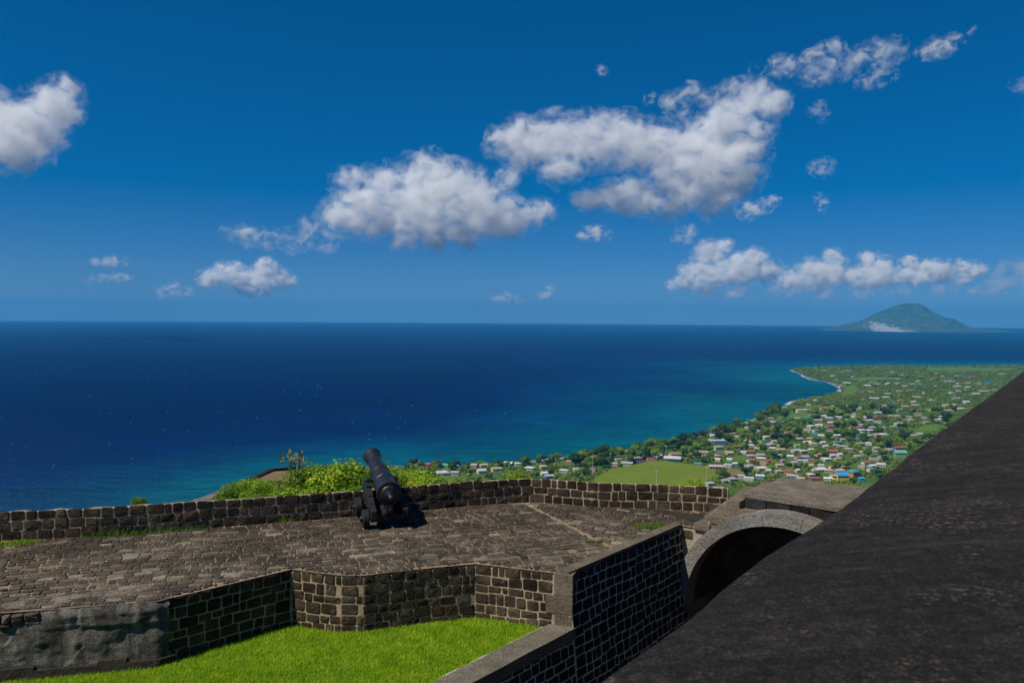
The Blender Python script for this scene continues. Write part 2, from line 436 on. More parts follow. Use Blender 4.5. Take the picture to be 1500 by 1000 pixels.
SPUR = (-23.5, 90.0)
def terrain_z(x, y, sd=None):
    x = np.asarray(x, float); y = np.asarray(y, float)
    if sd is None: sd = coast_sd(x, y)
    z = np.where(sd > 0, np.minimum(sd * 0.10, 2.5) + np.minimum(sd * 0.008, 9), -np.minimum(-sd * 0.12, 8))
    r = np.hypot(x, y)
    hill = np.interp(r, [0, 21, 24, 36, 46, 62, 120, 220, 350, 500, 720], [222, 223, 225.2, 225.2, 219, 206, 150, 88, 42, 16, -5])
    spur = 44 * np.exp(-(((x - SPUR[0]) / 7.5) ** 2 + ((y - SPUR[1]) / 16) ** 2) ** 2)
    hill = np.where(r > 40, np.minimum(hill + spur, 215.5), hill)
    z = np.maximum(z, np.where(sd > -40, hill, -8))
    return z

def ground_pt(px, py):
    z = 8.0
    for _ in range(6):
        p = pix(px, py, z)
        z = float(terrain_z(np.array([p.x]), np.array([p.y]))[0])
        if z > 40 or z < 0: z = 3.0
    return Vector((p.x, p.y, z))

az = np.concatenate([np.linspace(-110, -42, 60), np.linspace(-41.8, 42, 640), np.linspace(42.5, 110, 60)])
rr = np.concatenate([np.linspace(20, 130, 60), np.geomspace(133, 900, 70), np.geomspace(905, 4700, 190), np.geomspace(4800, 8000, 10)])
A_, R_ = np.meshgrid(np.radians(az), rr, indexing='ij')
TX, TY = R_ * np.sin(A_), R_ * np.cos(A_)
TZ = terrain_z(TX.ravel(), TY.ravel()).reshape(TX.shape)
TZ = TZ + np.where((TZ > 1.0) & (R_ > 40), 0.6 * np.sin(TX * 0.031) * np.cos(TY * 0.027) + np.where(TZ > 40, 2.0 * np.sin(TX * 0.13 + 1) * np.sin(TY * 0.11), 0), 0)
na, nr = TX.shape
idx = np.arange(na * nr).reshape(na, nr)
Q = np.stack([idx[:-1, :-1], idx[1:, :-1], idx[1:, 1:], idx[:-1, 1:]], -1).reshape(-1, 4)[:, ::-1]
zz = TZ.ravel()
Q = Q[(zz[Q] > -2.5).any(1)]
used = np.unique(Q); remap = np.zeros(na * nr, int); remap[used] = np.arange(len(used))
V = np.stack([TX.ravel(), TY.ravel(), zz], 1)[used]
terrain = link('coastal_land', fastmesh('coastal_land', V, remap[Q], True), M['terrain'])
tag(terrain, 'green coastal plain and hillside sloping down to the sea', 'land', kind='structure')

sa = np.concatenate([np.linspace(-60, 60, 360), np.linspace(62, 298, 80)])
sr = np.concatenate([np.geomspace(300, 4500, 170), np.geomspace(4600, 30000, 60)])
A_, R_ = np.meshgrid(np.radians(sa), sr, indexing='ij')
SX, SY = R_ * np.sin(A_), R_ * np.cos(A_)
ssd = -coast_sd(SX.ravel(), SY.ravel())
na, nr = SX.shape
idx = np.arange(na * nr).reshape(na, nr)
ia = np.arange(na); ib = (ia + 1) % na
Q = np.stack([idx[ia][:, :-1], idx[ib][:, :-1], idx[ib][:, 1:], idx[ia][:, 1:]], -1).reshape(-1, 4)[:, ::-1]
sea_me = fastmesh('sea', np.stack([SX.ravel(), SY.ravel(), np.zeros(SX.size)], 1), Q, True)
att = sea_me.attributes.new('shore', 'FLOAT', 'POINT')
att.data.foreach_set('value', (np.maximum(ssd, 0) * (1 + 2.2 * np.clip((50 - SX.ravel()) / 500, 0, 1))).astype(np.float32))   # the bottom falls away faster on the left
sea = link('sea', sea_me, M['sea'])
tag(sea, 'deep blue open sea turning teal towards the coast', 'sea', kind='structure')

# whitecaps: small flecks of foam on the open water
mb = MB()
m_, nt_, out_ = new_mat('foam'); NT(nt_).bsdf(out_, (0.42, 0.47, 0.52), 0.9); M['foam'] = m_
k = 0
while k < 110:
    x, y = random.uniform(-20, 1150), 479 + 240 * random.random()
    if x > 700 and random.random() < 0.6: continue
    p = pix(x, y, 0)
    if p.y > 9000 or coast_sd(np.array([p.x]), np.array([p.y]))[0] > -250: continue
    k += 1
    w = random.uniform(0.4, 1.2) * p.y / 1500
    t = random.uniform(.8, 2.0) * (1 + p.y / 3000)
    a = random.uniform(-0.4, 0.4)
    ex, ey = (math.cos(a), math.sin(a)), (-math.sin(a), math.cos(a))
    q = [(-w, -t * .3), (-w * .3, -t), (w * .5, -t * .7), (w, t * .2), (w * .2, t), (-w * .6, t * .6)]
    top = [(p.x + ex[0] * u * .5 + ey[0] * v_, p.y + ex[1] * u * .5 + ey[1] * v_, 0.45) for u, v_ in q]
    bot = [(p.x + ex[0] * u + ey[0] * v_ * 1.4, p.y + ex[1] * u + ey[1] * v_ * 1.4, -0.1) for u, v_ in q]
    mb.add(bot + top, [tuple(range(6, 12))] + [(i, (i + 1) % 6, 6 + (i + 1) % 6, 6 + i) for i in range(6)])
tag(mb.build('whitecaps', M['foam']), 'scattered white flecks of foam on the open sea', 'foam', kind='stuff')

# ------------------------------------------------------------------ far island
def island():
    D = 17000.0
    prof = [(1200, 485), (1222, 480), (1240, 474), (1258, 470), (1272, 466), (1290, 455), (1305, 448.5), (1322, 444.5), (1333, 443.5), (1345, 444), (1355, 449), (1372, 459), (1388, 468), (1402, 474), (1420, 479), (1440, 481.5), (1465, 483), (1490, 485.5)]
    pr = [(pix(x, y, d=D).x, pix(x, y, d=D).z) for x, y in prof]
    xs = np.array([a for a, b in pr]); zs = np.array([max(0, b) for a, b in pr])
    zs[0] = zs[-1] = -10
    nx, ny = 260, 90
    X, Y = np.meshgrid(np.linspace(xs[0], xs[-1], nx), np.linspace(-1900, 1900, ny), indexing='ij')
    Z = np.zeros_like(X)
    H = np.interp(X, xs, zs)
    for i in range(nx):
        for j in range(ny):
            wid = 700 + 1200 * (H[i, j] / 620.0) ** 0.5
            t = abs(Y[i, j]) / wid
            fall = max(0.0, 1 - t) ** 1.15
            n = mnoise.fractal(Vector((X[i, j] / 420, Y[i, j] / 420, 3.1)), 1.0, 2.0, 5)
            Z[i, j] = H[i, j] * fall + n * min(95, H[i, j] * 0.34) * fall * (0.15 + 1.3 * min(1, t * 3)) - 6
    idx = np.arange(nx * ny).reshape(nx, ny)
    Q = np.stack([idx[:-1, :-1], idx[1:, :-1], idx[1:, 1:], idx[:-1, 1:]], -1).reshape(-1, 4)
    V = np.stack([X.ravel(), Y.ravel() + D, Z.ravel()], 1)
    m, nt, out = new_mat('far_island_slopes'); N = NT(nt)
    p = N.pos()
    c = N.ramp(N.noise(p, 0.004, 6, 0.7), [(0.35, (0.02, 0.045, 0.012)), (0.5, (0.045, 0.075, 0.02)), (0.68, (0.10, 0.105, 0.04))])
    sep = N.n('ShaderNodeSeparateXYZ'); N.l(p, sep.inputs[0])
    cx, cxr = pix(1316, 478, d=D - 1500).x, 400.0
    dx = N.math('ABSOLUTE', N.math('DIVIDE', N.math('SUBTRACT', sep.outputs[0], cx), cxr))
    dz = N.math('DIVIDE', sep.outputs[2], 265.0)
    msk = N.math('SUBTRACT', 1.22, N.math('ADD', dx, dz))
    msk = N.math('ADD', msk, N.math('MULTIPLY', N.math('SUBTRACT', N.noise(p, 0.011, 5, 0.7), 0.5), 2.6))
    c = N.mix(N.ramp(msk, [(0.40, 0.0), (0.58, 1.0)]), c, N.ramp(N.noise(p, 0.02, 4, 0.7), [(0.35, (0.16, 0.15, 0.14)), (0.6, (0.50, 0.47, 0.44))]))
    N.bsdf(out, c, 0.95, spec=0.05)
    o = link('island', fastmesh('island', V, Q, True), m)
    tag(o, 'hazy volcanic island with pale cliffs on the horizon', 'island', kind='structure')
island()

# ------------------------------------------------------------------ masonry
def v2(p): return Vector((p[0], p[1]))

class Wall:
    """a wall face along a polyline (left to right as seen from its front); s = arc length, h = height, out = towards the viewer"""
    def __init__(w, pts, z0, batter=0.0):
        w.p = [v2(p) for p in pts]; w.z0 = z0; w.batter = batter
        w.seg = [(w.p[i + 1] - w.p[i]) for i in range(len(w.p) - 1)]
        w.len = [s.length for s in w.seg]
        w.cum = [0.0]
        for l in w.len: w.cum.append(w.cum[-1] + l)
        w.dir = [s / l for s, l in zip(w.seg, w.len)]
        w.nrm = [Vector((d.y, -d.x)) for d in w.dir]
        w.vn = []
        for i in range(len(w.p)):
            if i == 0: n = w.nrm[0]
            elif i == len(w.p) - 1: n = w.nrm[-1]
            else:
                n = (w.nrm[i - 1] + w.nrm[i]).normalized()
                n = n / max(0.3, n.dot(w.nrm[i]))
            w.vn.append(n)
        w.total = w.cum[-1]
    def at(w, s, h, out=0.0):
        i = 0
        while i < len(w.seg) - 1 and s > w.cum[i + 1]: i += 1
        t = (s - w.cum[i]) / w.len[i]
        n = w.vn[i].lerp(w.vn[i + 1], min(1, max(0, t)))
        q = w.p[i] + w.seg[i] * t + n * (out - w.batter * h)
        return Vector((q.x, q.y, w.z0 + h))
    def corners(w, deg):
        c = [0.0]
        for i in range(1, len(w.p) - 1):
            if w.dir[i - 1].angle(w.dir[i]) > R(deg): c.append(w.cum[i])
        return c + [w.total]
    def core(w, name, mat, parent, h0, h1, thick, top_drop=0.0, step=0.25):
        """solid backing: front at out=0 (mortar), top, back"""
        ss = sorted(set([round(x, 4) for x in w.cum] + [round(x, 4) for x in np.arange(0, w.total, step)]))
        rows, F_ = [], []
        for s in ss:
            j = 0.012 * math.sin(s * 7.3) + 0.01 * math.sin(s * 17.1)
            rows.append([w.at(s, h0, 0), w.at(s, h1 - 0.03 + j, 0), w.at(s, h1 + j, -0.03), w.at(s, h1 - top_drop + j, -thick), w.at(s, h0, -thick)])
        V_ = [v for r in rows for v in r]
        for i in range(len(rows) - 1):
            for k in range(4):
                F_.append((i * 5 + k, i * 5 + k + 1, (i + 1) * 5 + k + 1, (i + 1) * 5 + k))
            F_.append((i * 5 + 4, i * 5, (i + 1) * 5, (i + 1) * 5 + 4))
        F_.append((0, 1, 2, 3, 4)); b = (len(rows) - 1) * 5; F_.append((b + 4, b + 3, b + 2, b + 1, b))
        m_ = MB(); m_.add(V_, F_)
        return m_.build(name, mat, parent)

def stone_geo(fn, s0, s1, h0, h1, dep):
    """fn(s,h,out)->point; an irregular rounded block, 40 triangles"""
    w, h = s1 - s0, h1 - h0
    j = lambda a: random.uniform(-a, a)
    cx, cz = min(w, h) * 0.13, min(w, h) * 0.11
    o = [(s0 + cx, h0 + j(.008)), (s1 - cx, h0 + j(.008)), (s1 + j(.008), h0 + cz), (s1 + j(.008), h1 - cz), (s1 - cx, h1 + j(.008)), (s0 + cx, h1 + j(.008)), (s0 + j(.008), h1 - cz), (s0 + j(.008), h0 + cz)]
    mx, mz = (s0 + s1) / 2, (h0 + h1) / 2
    jd = min(.012, dep * .45)
    tilt, tilt2 = j(jd), j(jd)
    V_ = [fn(a, b, -0.03) for a, b in o]
    V_ += [fn(a, b, dep * 0.55) for a, b in o]
    V_ += [fn(mx + (a - mx) * .80, mz + (b - mz) * .78, dep + j(jd * .6) + tilt * (a - mx) / w * 2 + tilt2 * (b - mz) / h * 2) for a, b in o]
    V_ += [fn(mx + j(w * .12), mz + j(h * .12), dep + j(jd) + jd)]
    F_ = []
    for r in (0, 8):
        for k in range(8):
            F_.append((r + k, r + (k + 1) % 8, r + 8 + (k + 1) % 8, r + 8 + k))
    for k in range(8):
        F_.append((16 + k, 16 + (k + 1) % 8, 24))
    return V_, F_

def lay_courses(w, s_from, s_to, h_from, h_to, ch=0.235, wmin=0.20, wmax=0.42, gap=0.028, dep=0.03, corner_deg=12, top_fn=None, jit=0.045):
    """list of stone geometries"""
    res = []
    n = max(1, round((h_to - h_from) / ch)); c = (h_to - h_from) / n
    cs = [x for x in w.corners(corner_deg) if s_from < x < s_to]
    spans = list(zip([s_from] + cs, cs + [s_to]))
    ph = [random.uniform(0, 6) for _ in range(n + 1)]
    hb = lambda k, s: h_from + k * c + (0 if k in (0, n) else jit * 0.5 * math.sin(s * 1.7 + ph[k]) + jit * 0.35 * math.sin(s * 4.1 + ph[k] * 2))
    for k in range(n):
        for (a, b) in spans:
            s = a + gap * 0.5
            while s < b - 0.08:
                L = random.uniform(wmin, wmax) if random.random() > 0.12 else random.uniform(wmin * .6, wmin)
                e = min(s + L, b - gap * 0.5)
                if b - e < wmin * 0.55: e = b - gap * 0.5
                m_ = (s + e) / 2
                lo, hi = hb(k, m_) + gap * .5, hb(k + 1, m_) - gap * .5 + random.uniform(-.008, .008)
                if e - s > 0.06 and hi - lo > 0.05:
                    res.append(stone_geo(w.at, s, e, lo, hi, dep * random.uniform(.7, 1.5)))
                s = e + gap * random.uniform(.7, 1.4)
    return res

def emit_stones(geos, parent, mat, limit=300, name='stone'):
    """the ones that show largest as parts, the rest joined"""
    def key(g):
        c = sum(g[0][8:16], Vector()) / 8
        x, y = to_px(c)
        seen = -20 < x < 1520 and y < 1010
        e1 = (g[0][10] - g[0][8]).length * (g[0][13] - g[0][8]).length
        return (0 if seen else 1, (c - CAM).length / math.sqrt(e1 + 1e-4))
    geos = sorted(geos, key=key)
    for V_, F_ in geos[:limit]:
        c = sum(V_, Vector()) / len(V_)
        link(name, mesh(name, [v - c for v in V_], F_), mat, parent, c - parent.location)
    if len(geos) > limit:
        m_ = MB()
        for V_, F_ in geos[limit:]:
            m_.add([v - parent.location for v in V_], F_)
        o = link('stonework', mesh('stonework', m_.v, m_.f), mat, parent)
        o['kind'] = 'stuff'

# ---- key lines (platform level)
P = lambda x, y, dz=0.0: pix(x, y, PZ + dz)
xy = lambda p: (p.x, p.y)
near_plaster = [xy(P(-260, 922)), xy(P(0, 896)), xy(P(229, 879))]
_wd = (v2(xy(P(427, 832))) - v2(xy(P(229, 879)))).normalized() * 0.24
near_wrap = [xy(P(-260, 922)), xy(P(0, 896)), xy(P(222, 879.6)), xy(P(229, 879)), tuple(v2(xy(P(229, 879))) + _wd)]
near_stone = [xy(P(229, 879)), xy(P(427, 832)), xy(P(466, 837.5)), xy(P(500, 841)), xy(P(532, 841)), xy(P(560, 837.5)), xy(P(636, 829.5)), xy(P(696, 824)), xy(P(832, 840))]
CORNER = v2(xy(P(832, 840)))
A0 = v2(xy(P(998, 768.5)))
n_d = (A0 - CORNER).normalized()                 # along the ditch, away
e_d = Vector((n_d.y, -n_d.x))                    # across the ditch, towards the citadel
para_pts = [xy(P(x, y)) for x, y in [(-260, 806), (0, 791), (140, 784), (248, 776), (374, 767), (500, 757), (600, 748.5), (680, 740.5), (745, 736), (775, 734.5), (805, 736), (867, 741), (983, 745.5), (1040, 748.5), (1066, 750.5)]]
GZ = -1.12                                        # lawn below the platform

# ---- paved platform
plat_poly = near_plaster + near_stone[1:] + [tuple(A0)] + [tuple(A0 + e_d * 0.9 + n_d * 0.05), tuple(v2(para_pts[-1]) + e_d * 0.15)] + para_pts[::-1]
tri = tessellate_polygon([[Vector((x, y, 0)) for x, y in plat_poly]])
b = len(plat_poly)
Vp = [(x, y, PZ - 0.02) for x, y in plat_poly]
platform = link('paved_platform', mesh('paved_platform', Vp, [tuple(t) for t in tri]), M['mortar_pave'])
if platform.data.polygons[0].normal.z < 0:
    platform.data.flip_normals()
tag(platform, 'dark stone paved gun platform with pale joints', 'platform', kind='structure')

def inside(poly, x, y):
    c = False; n = len(poly)
    for i in range(n):
        ax, ay = poly[i]; bx, by = poly[(i + 1) % n]
        if (ay > y) != (by > y) and x < (bx - ax) * (y - ay) / (by - ay) + ax: c = not c
    return c

crease = (v2(xy(P(768, 736))), v2(xy(P(905, 806))))
cdir = (crease[1] - crease[0]).normalized()
def side(q):  # >0 = right of the crease
    d = q - crease[0]
    return cdir.x * d.y - cdir.y * d.x
def pave(axis, keep, row=(0.15, 0.235), ln=(0.15, 0.36)):
    ax = Vector(axis).normalized(); ay = Vector((-ax.y, ax.x)); o = Vector((0, 18))
    res = []; v = -9.0
    while v < 9.0:
        rh = random.uniform(*row); u = -18 + random.random() * .4
        while u < 14:
            L = random.uniform(*ln)
            w0 = 0.10 * math.sin(u * .55 + v * .2) + 0.05 * math.sin(u * 1.3 + v)
            def fn(s, h, out, w0=w0):
                q = o + ax * s + ay * (h + w0)
                return Vector((q.x, q.y, PZ - 0.02 + out + 0.010 * (1 + math.sin(q.x * 1.9) * math.sin(q.y * 2.3))))
            def cell(u0, u1, v0, v1, depth):
                cs = [o + ax * s_ + ay * (h_ + w0) for s_, h_ in ((u0, v0), (u1, v0), (u1, v1), (u0, v1))]
                inn = [inside(plat_poly, c.x, c.y) and keep(c) for c in cs]
                if all(inn):
                    g = random.uniform(.016, .040)
                    if random.random() > 0.01:
                        res.append(stone_geo(fn, u0 + g / 2, u1 - g / 2, v0 + g / 2, v1 - g / 2, random.uniform(.007, .017)))
                elif any(inn) and depth < 3:
                    if u1 - u0 > v1 - v0: m_ = (u0 + u1) / 2; cell(u0, m_, v0, v1, depth + 1); cell(m_, u1, v0, v1, depth + 1)
                    else: m_ = (v0 + v1) / 2; cell(u0, u1, v0, m_, depth + 1); cell(u0, u1, m_, v1, depth + 1)
            cell(u, u + L, v, v + rh, 0)
            u += L
        v += rh
    return res
ax_left = v2(para_pts[6]) - v2(para_pts[0])
ax_right = v2(para_pts[-3]) - v2(para_pts[-5])
pv = pave(ax_left, lambda c: side(c) < -0.003) + pave((ax_right.x, ax_right.y - 0.6), lambda c: side(c) > 0.004, (0.15, 0.24), (0.16, 0.36))
emit_stones(pv, platform, M['paving'], 300, 'paving_stone')

# dark ramp in front of the bridge end
apron = MB()
ap = [A0 + e_d * -1.6 + n_d * 0.9, A0 + e_d * 0.75 + n_d * 0.25, v2(para_pts[-1]) + Vector((0.0, -0.15)), v2(para_pts[-1]) + Vector((-1.0, -0.35))]
apron.add([(q.x, q.y, PZ - 0.03) for q in ap] + [(q.x, q.y, PZ + 0.035) for q in ap], [(4, 5, 6, 7), (0, 1, 5, 4), (1, 2, 6, 5), (2, 3, 7, 6), (3, 0, 4, 7)])
tag(apron.build('ramp', M['asphalt']), 'dark worn ramp surface between parapet end and arched bridge', 'ramp', kind='structure')

# ---- parapet along the far edge
wpar = Wall(para_pts, PZ - 0.02, batter=0.03)
parapet = empty('parapet_wall', Vector((para_pts[6][0], para_pts[6][1], PZ)))
wl_ = wpar
def shift(o):   # build in world space, keep the child under its parent
    o.location = -o.parent.location
    return o
shift(wpar.core('mortar_core', M['mortar'], parapet, -7.0, 0.645, 0.62, top_drop=0.24))
emit_stones(lay_courses(wpar, 0.02, wpar.total - 0.02, 0.0, 0.655, 0.218, 0.19, 0.38, dep=0.013, corner_deg=40, gap=0.032), parapet, M['stone'], 300)
tag(parapet, 'low dark stone parapet along the far edge of the gun platform', 'wall')

# ---- retaining wall between platform and lawn
ret = empty('retaining_wall', Vector((near_stone[4][0], near_stone[4][1], PZ + GZ)))
wret = Wall(near_stone, PZ - 0.005, batter=0.03)
shift(wret.core('mortar_core', M['mortar'], ret, GZ - 0.4, -0.05, 0.5))
s_q = wret.total - 0.30
s_c = wret.cum[1]
emit_stones(lay_courses(wret, 0.02, s_c - .015, GZ - 0.05, -0.02, 0.195, 0.18, 0.35, dep=0.012, gap=0.030), ret, M['stone_brown'], 120)  # shaded stretch: stone colour darkened and warmed against green bounce light
emit_stones(lay_courses(wret, s_c + .015, s_q, GZ - 0.05, -0.02, 0.188, 0.17, 0.33, dep=0.013, corner_deg=14, gap=0.030), ret, M['stone'], 300)
# grey cement quoins at the corner
hq = GZ - 0.02
for k, (hh, lq) in enumerate(((0.34, 0.16), (0.36, 0.34), (0.44, 0.17))):
    m_ = MB()
    o_ = CORNER; ex = wret.dir[-1] * -1.0; ey = Vector((-ex.y, ex.x))
    if ey.dot(wret.nrm[-1]) > 0: ey = -ey
    P0 = lambda a, b_: (o_.x + ex.x * a + ey.x * b_ - ret.location.x, o_.y + ex.y * a + ey.y * b_ - ret.location.y)
    c4 = [P0(-0.11, -0.045), P0(lq + 0.10, -0.045), P0(lq + 0.10, 0.3), P0(-0.11, 0.3)]
    z0, z1 = PZ + hq - ret.location.z, PZ + hq + hh - 0.008 - ret.location.z
    m_.hexa([(x, y, z0) for x, y in c4] + [(x, y, z1) for x, y in c4])
    m_.build('quoin', M['concrete'], ret, bevel=0.012)
    hq += hh
tag(ret, 'stone block retaining wall with rounded bastion between platform and lawn', 'wall')

# ---- crumbling plastered wall on the left
pl = empty('plastered_wall', Vector((near_plaster[1][0], near_plaster[1][1], PZ + GZ)))
wpl = Wall(near_wrap, PZ - 0.01, batter=0.08)
def grid_face(w, s0, s1, h0, h1, ns, nh, out_fn, ragged=False):
    V_ = []; F_ = []
    for i in range(ns + 1):
        for j in range(nh + 1):
            h = h0 + (h1 - h0) * j / nh; s = s0 + (s1 - s0 - (0.16 * abs(mnoise.noise(Vector((h * 3.1, 2.0, 0)))) + .10 * abs(mnoise.noise(Vector((h * 11, 5.0, 0)))) if ragged else 0)) * i / ns
            V_.append(w.at(s, h, out_fn(s, h)))
    for i in range(ns):
        for j in range(nh):
            F_.append((i * (nh + 1) + j, (i + 1) * (nh + 1) + j, (i + 1) * (nh + 1) + j + 1, i * (nh + 1) + j + 1))
    return V_, F_
def pl_out(s, h):
    n = mnoise.fractal(Vector((s * 1.4, h * 2.2, 5.2)), 0.9, 2.0, 6)
    lip = 0.045 if (h > -0.36 and s > wpl.total - 1.45) else 0.0
    lump = 0.06 * math.sin(s * 2.2) if h > -0.3 else 0
    return 0.055 + 0.055 * n + lip + lump * 0.4 - (0.10 * max(0.0, 1 + (h + .02) / .10) if h > -0.12 else 0)
m_ = MB(); V_, F_ = grid_face(wpl, 0, wpl.total, GZ - 0.2, 0.0, 170, 40, pl_out, True); m_.add(V_, F_)
V2, F2 = grid_face(Wall(near_plaster, PZ - 0.01, 0), 0, wpl.total, 0, 0.0001, 150, 1, lambda s, h: -0.1 if h < .00005 else -0.75)
m_.add(V2, F2)
o = m_.build('render_face', M['plaster'], pl, smooth=True); shift(o)
m_ = MB()
def ft_out(s, h):
    n = mnoise.fractal(Vector((s * 1.6, h * 2.0, 9.2)), 1.0, 2.0, 4)
    edge = GZ + 0.20 + 0.10 * mnoise.noise(Vector((s * 1.3, 0, 0)))
    return (0.10 + 0.03 * n) if h < edge else -0.03
V_, F_ = grid_face(wpl, 0, wpl.total + 0.02, GZ - 0.3, GZ + 0.34, 150, 10, ft_out); m_.add(V_, F_)
o = m_.build('footing', M['asphalt'], pl, smooth=False); shift(o)
emit_stones([g for g in lay_courses(wpl, 0.3, wpl.total - 1.9, -0.26, -0.02, 0.12, 0.10, 0.26, dep=0.075, gap=0.03) if random.random() < .75], pl, M['paving'], 120, 'rubble')
tag(pl, 'crumbling grey plastered wall with dark stains left of the lawn', 'wall')

# ---- ditch wall (in shade) with cement coping
cp_far = v2(xy(pix(834, 927, PZ + GZ + 0.09))); cp_near = v2(xy(pix(715, 1000, PZ + GZ + 0.09)))
CB = CORNER + e_d * 0.03
low_start = CB - n_d * 9.0
dw = empty('ditch_wall', Vector((CB.x, CB.y, PZ - 5)))
wlow = Wall([tuple(low_start + e_d * 0.10), tuple(CB + e_d * 0.10)], PZ + GZ, batter=0.10)
whi = Wall([tuple(CB), tuple(A0)], PZ, batter=0.10)
shift(wlow.core('lower_mortar_core', M['mortar_dark'], dw, -6.0, 0.02, 0.6))
shift(whi.core('upper_mortar_core', M['mortar_dark'], dw, -7.0, -0.05, 0.6))
g1 = lay_courses(wlow, 4.2, wlow.total - 0.01, -2.4, 0.0, 0.208, 0.18, 0.35, dep=0.007, gap=0.032)
g2 = lay_courses(whi, 0.01, whi.total - 0.01, -3.05, -0.02, 0.208, 0.18, 0.35, dep=0.007, gap=0.032)
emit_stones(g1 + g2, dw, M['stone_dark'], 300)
m_ = MB()
o_ = CB + e_d * 0.16
for k in range(36):
    a0, a1 = -9.0 + k * 0.25, -9.0 + (k + 1) * 0.25
    z = lambda a: PZ + GZ + 0.10 + 0.004 * math.sin(a * 3.1)
    q = [(a0, 0.0), (a1, 0.0), (a1, -0.52), (a0, -0.52)]
    pts = [o_ + n_d * a + e_d * (b_ + 0.004 * math.sin(a * 5 + b_)) for a, b_ in q]
    m_.add([(c.x, c.y, PZ + GZ - 0.12) for c in pts] + [(c.x, c.y, z(a)) for c, (a, _) in zip(pts, q)], [(4, 5, 6, 7), (0, 1, 5, 4), (2, 3, 7, 6)] + ([(3, 0, 4, 7)] if k == 0 else []) + ([(1, 2, 6, 5)] if k == 35 else []))
o = m_.build('coping', M['concrete'], dw); shift(o)
m_ = MB()
o_ = CORNER
for k in range(18):
    a0, a1 = whi.total * k / 18, whi.total * (k + 1) / 18
    q = [(a0, 0.015), (a1, 0.015), (a1, -0.22 - .03 * math.sin(k)), (a0, -0.22 - .03 * math.sin(k - 1))]
    pts = [o_ + n_d * a + e_d * b_ for a, b_ in q]
    zt = PZ + 0.028
    m_.add([(c.x, c.y, PZ - 0.09) for c in pts] + [(c.x, c.y, zt) for c in pts], [(4, 5, 6, 7), (0, 1, 5, 4), (2, 3, 7, 6)] + ([(3, 0, 4, 7)] if k == 0 else []) + ([(1, 2, 6, 5)] if k == 17 else []))
o = m_.build('coping', M['concrete'], dw); shift(o)
tag(dw, 'tall near-black stone wall in shade facing the ditch', 'wall')

# ditch floor
m_ = MB()
q = [CB - n_d * 14 + e_d * -1, CB - n_d * 14 + e_d * 12, CB + n_d * 14 + e_d * 12, CB + n_d * 14 + e_d * -1]
m_.add([(c.x, c.y, PZ - 5) for c in q], [(0, 1, 2, 3)])
tag(m_.build('ditch_floor', M['earth']), 'bare floor of the ditch between the two walls', 'ditch', kind='structure')

# ---- arched bridge across the ditch
br = empty('arched_bridge', Vector((A0.x, A0.y, PZ - 2)))
def BP(s, off, dz):      # s across the ditch, off away along the ditch
    q = A0 + e_d * s + n_d * off
    return Vector((q.x, q.y, PZ + dz))
RO, RI, ZC, SC = 2.60, 2.31, -1.90, 2.52
def ring(s_c, r0, r1, y0, y1, t0, t1, n, m_):
    for k in range(n):
        a, b_ = t0 + (t1 - t0) * k / n, t0 + (t1 - t0) * (k + 1) / n
        pt = lambda r, t, y: BP(s_c - r * math.cos(t), y, ZC + r * math.sin(t))
        c = [pt(r0, a, y0), pt(r0, b_, y0), pt(r0, b_, y1), pt(r0, a, y1), pt(r1, a, y0), pt(r1, b_, y0), pt(r1, b_, y1), pt(r1, a, y1)]
        m_.add([v for v in c], [(3, 2, 1, 0), (4, 5, 6, 7), (0, 1, 5, 4), (2, 3, 7, 6)] + ([(3, 0, 4, 7)] if k == 0 else []) + ([(1, 2, 6, 5)] if k == n - 1 else []))
NV = 9
for k in range(NV):
    m_ = MB()
    g = 0.002
    ring(SC, RI, RO, -0.22, 0.30, math.pi * k / NV + g, math.pi * (k + 1) / NV - g, 6, m_)
    o = m_.build('voussoir', M['arch'], br, smooth=False); shift(o)
m_ = MB(); ring(SC, RI + 0.03, RO - .02, 0.30, 1.55, 0, math.pi, 40, m_)
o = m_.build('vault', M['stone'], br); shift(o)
# piers under the springing
for s0, s1 in ((SC - RO, SC - RI), (SC + RI, SC + RO)):
    m_ = MB(); c = [BP(s0, -0.2, -5), BP(s1, -0.2, -5), BP(s1, 1.55, -5), BP(s0, 1.55, -5)]
    m_.add(c + [v + Vector((0, 0, 5 + ZC - 0.002)) for v in c], [(4, 5, 6, 7), (0, 1, 5, 4), (1, 2, 6, 5), (2, 3, 7, 6), (3, 0, 4, 7)])
    o = m_.build('pier', M['concrete'], br); shift(o)
# back wall closing the vault (deep in shade)
m_ = MB(); c = [BP(0, 1.56, -5), BP(6.0, 1.56, -5), BP(6.0, 1.72, -5), BP(0, 1.72, -5)]
m_.add(c + [v + Vector((0, 0, 5.2)) for v in c], [(4, 5, 6, 7), (0, 1, 5, 4), (1, 2, 6, 5), (2, 3, 7, 6), (3, 0, 4, 7)])
o = m_.build('vault_back', M['stone'], br); shift(o)
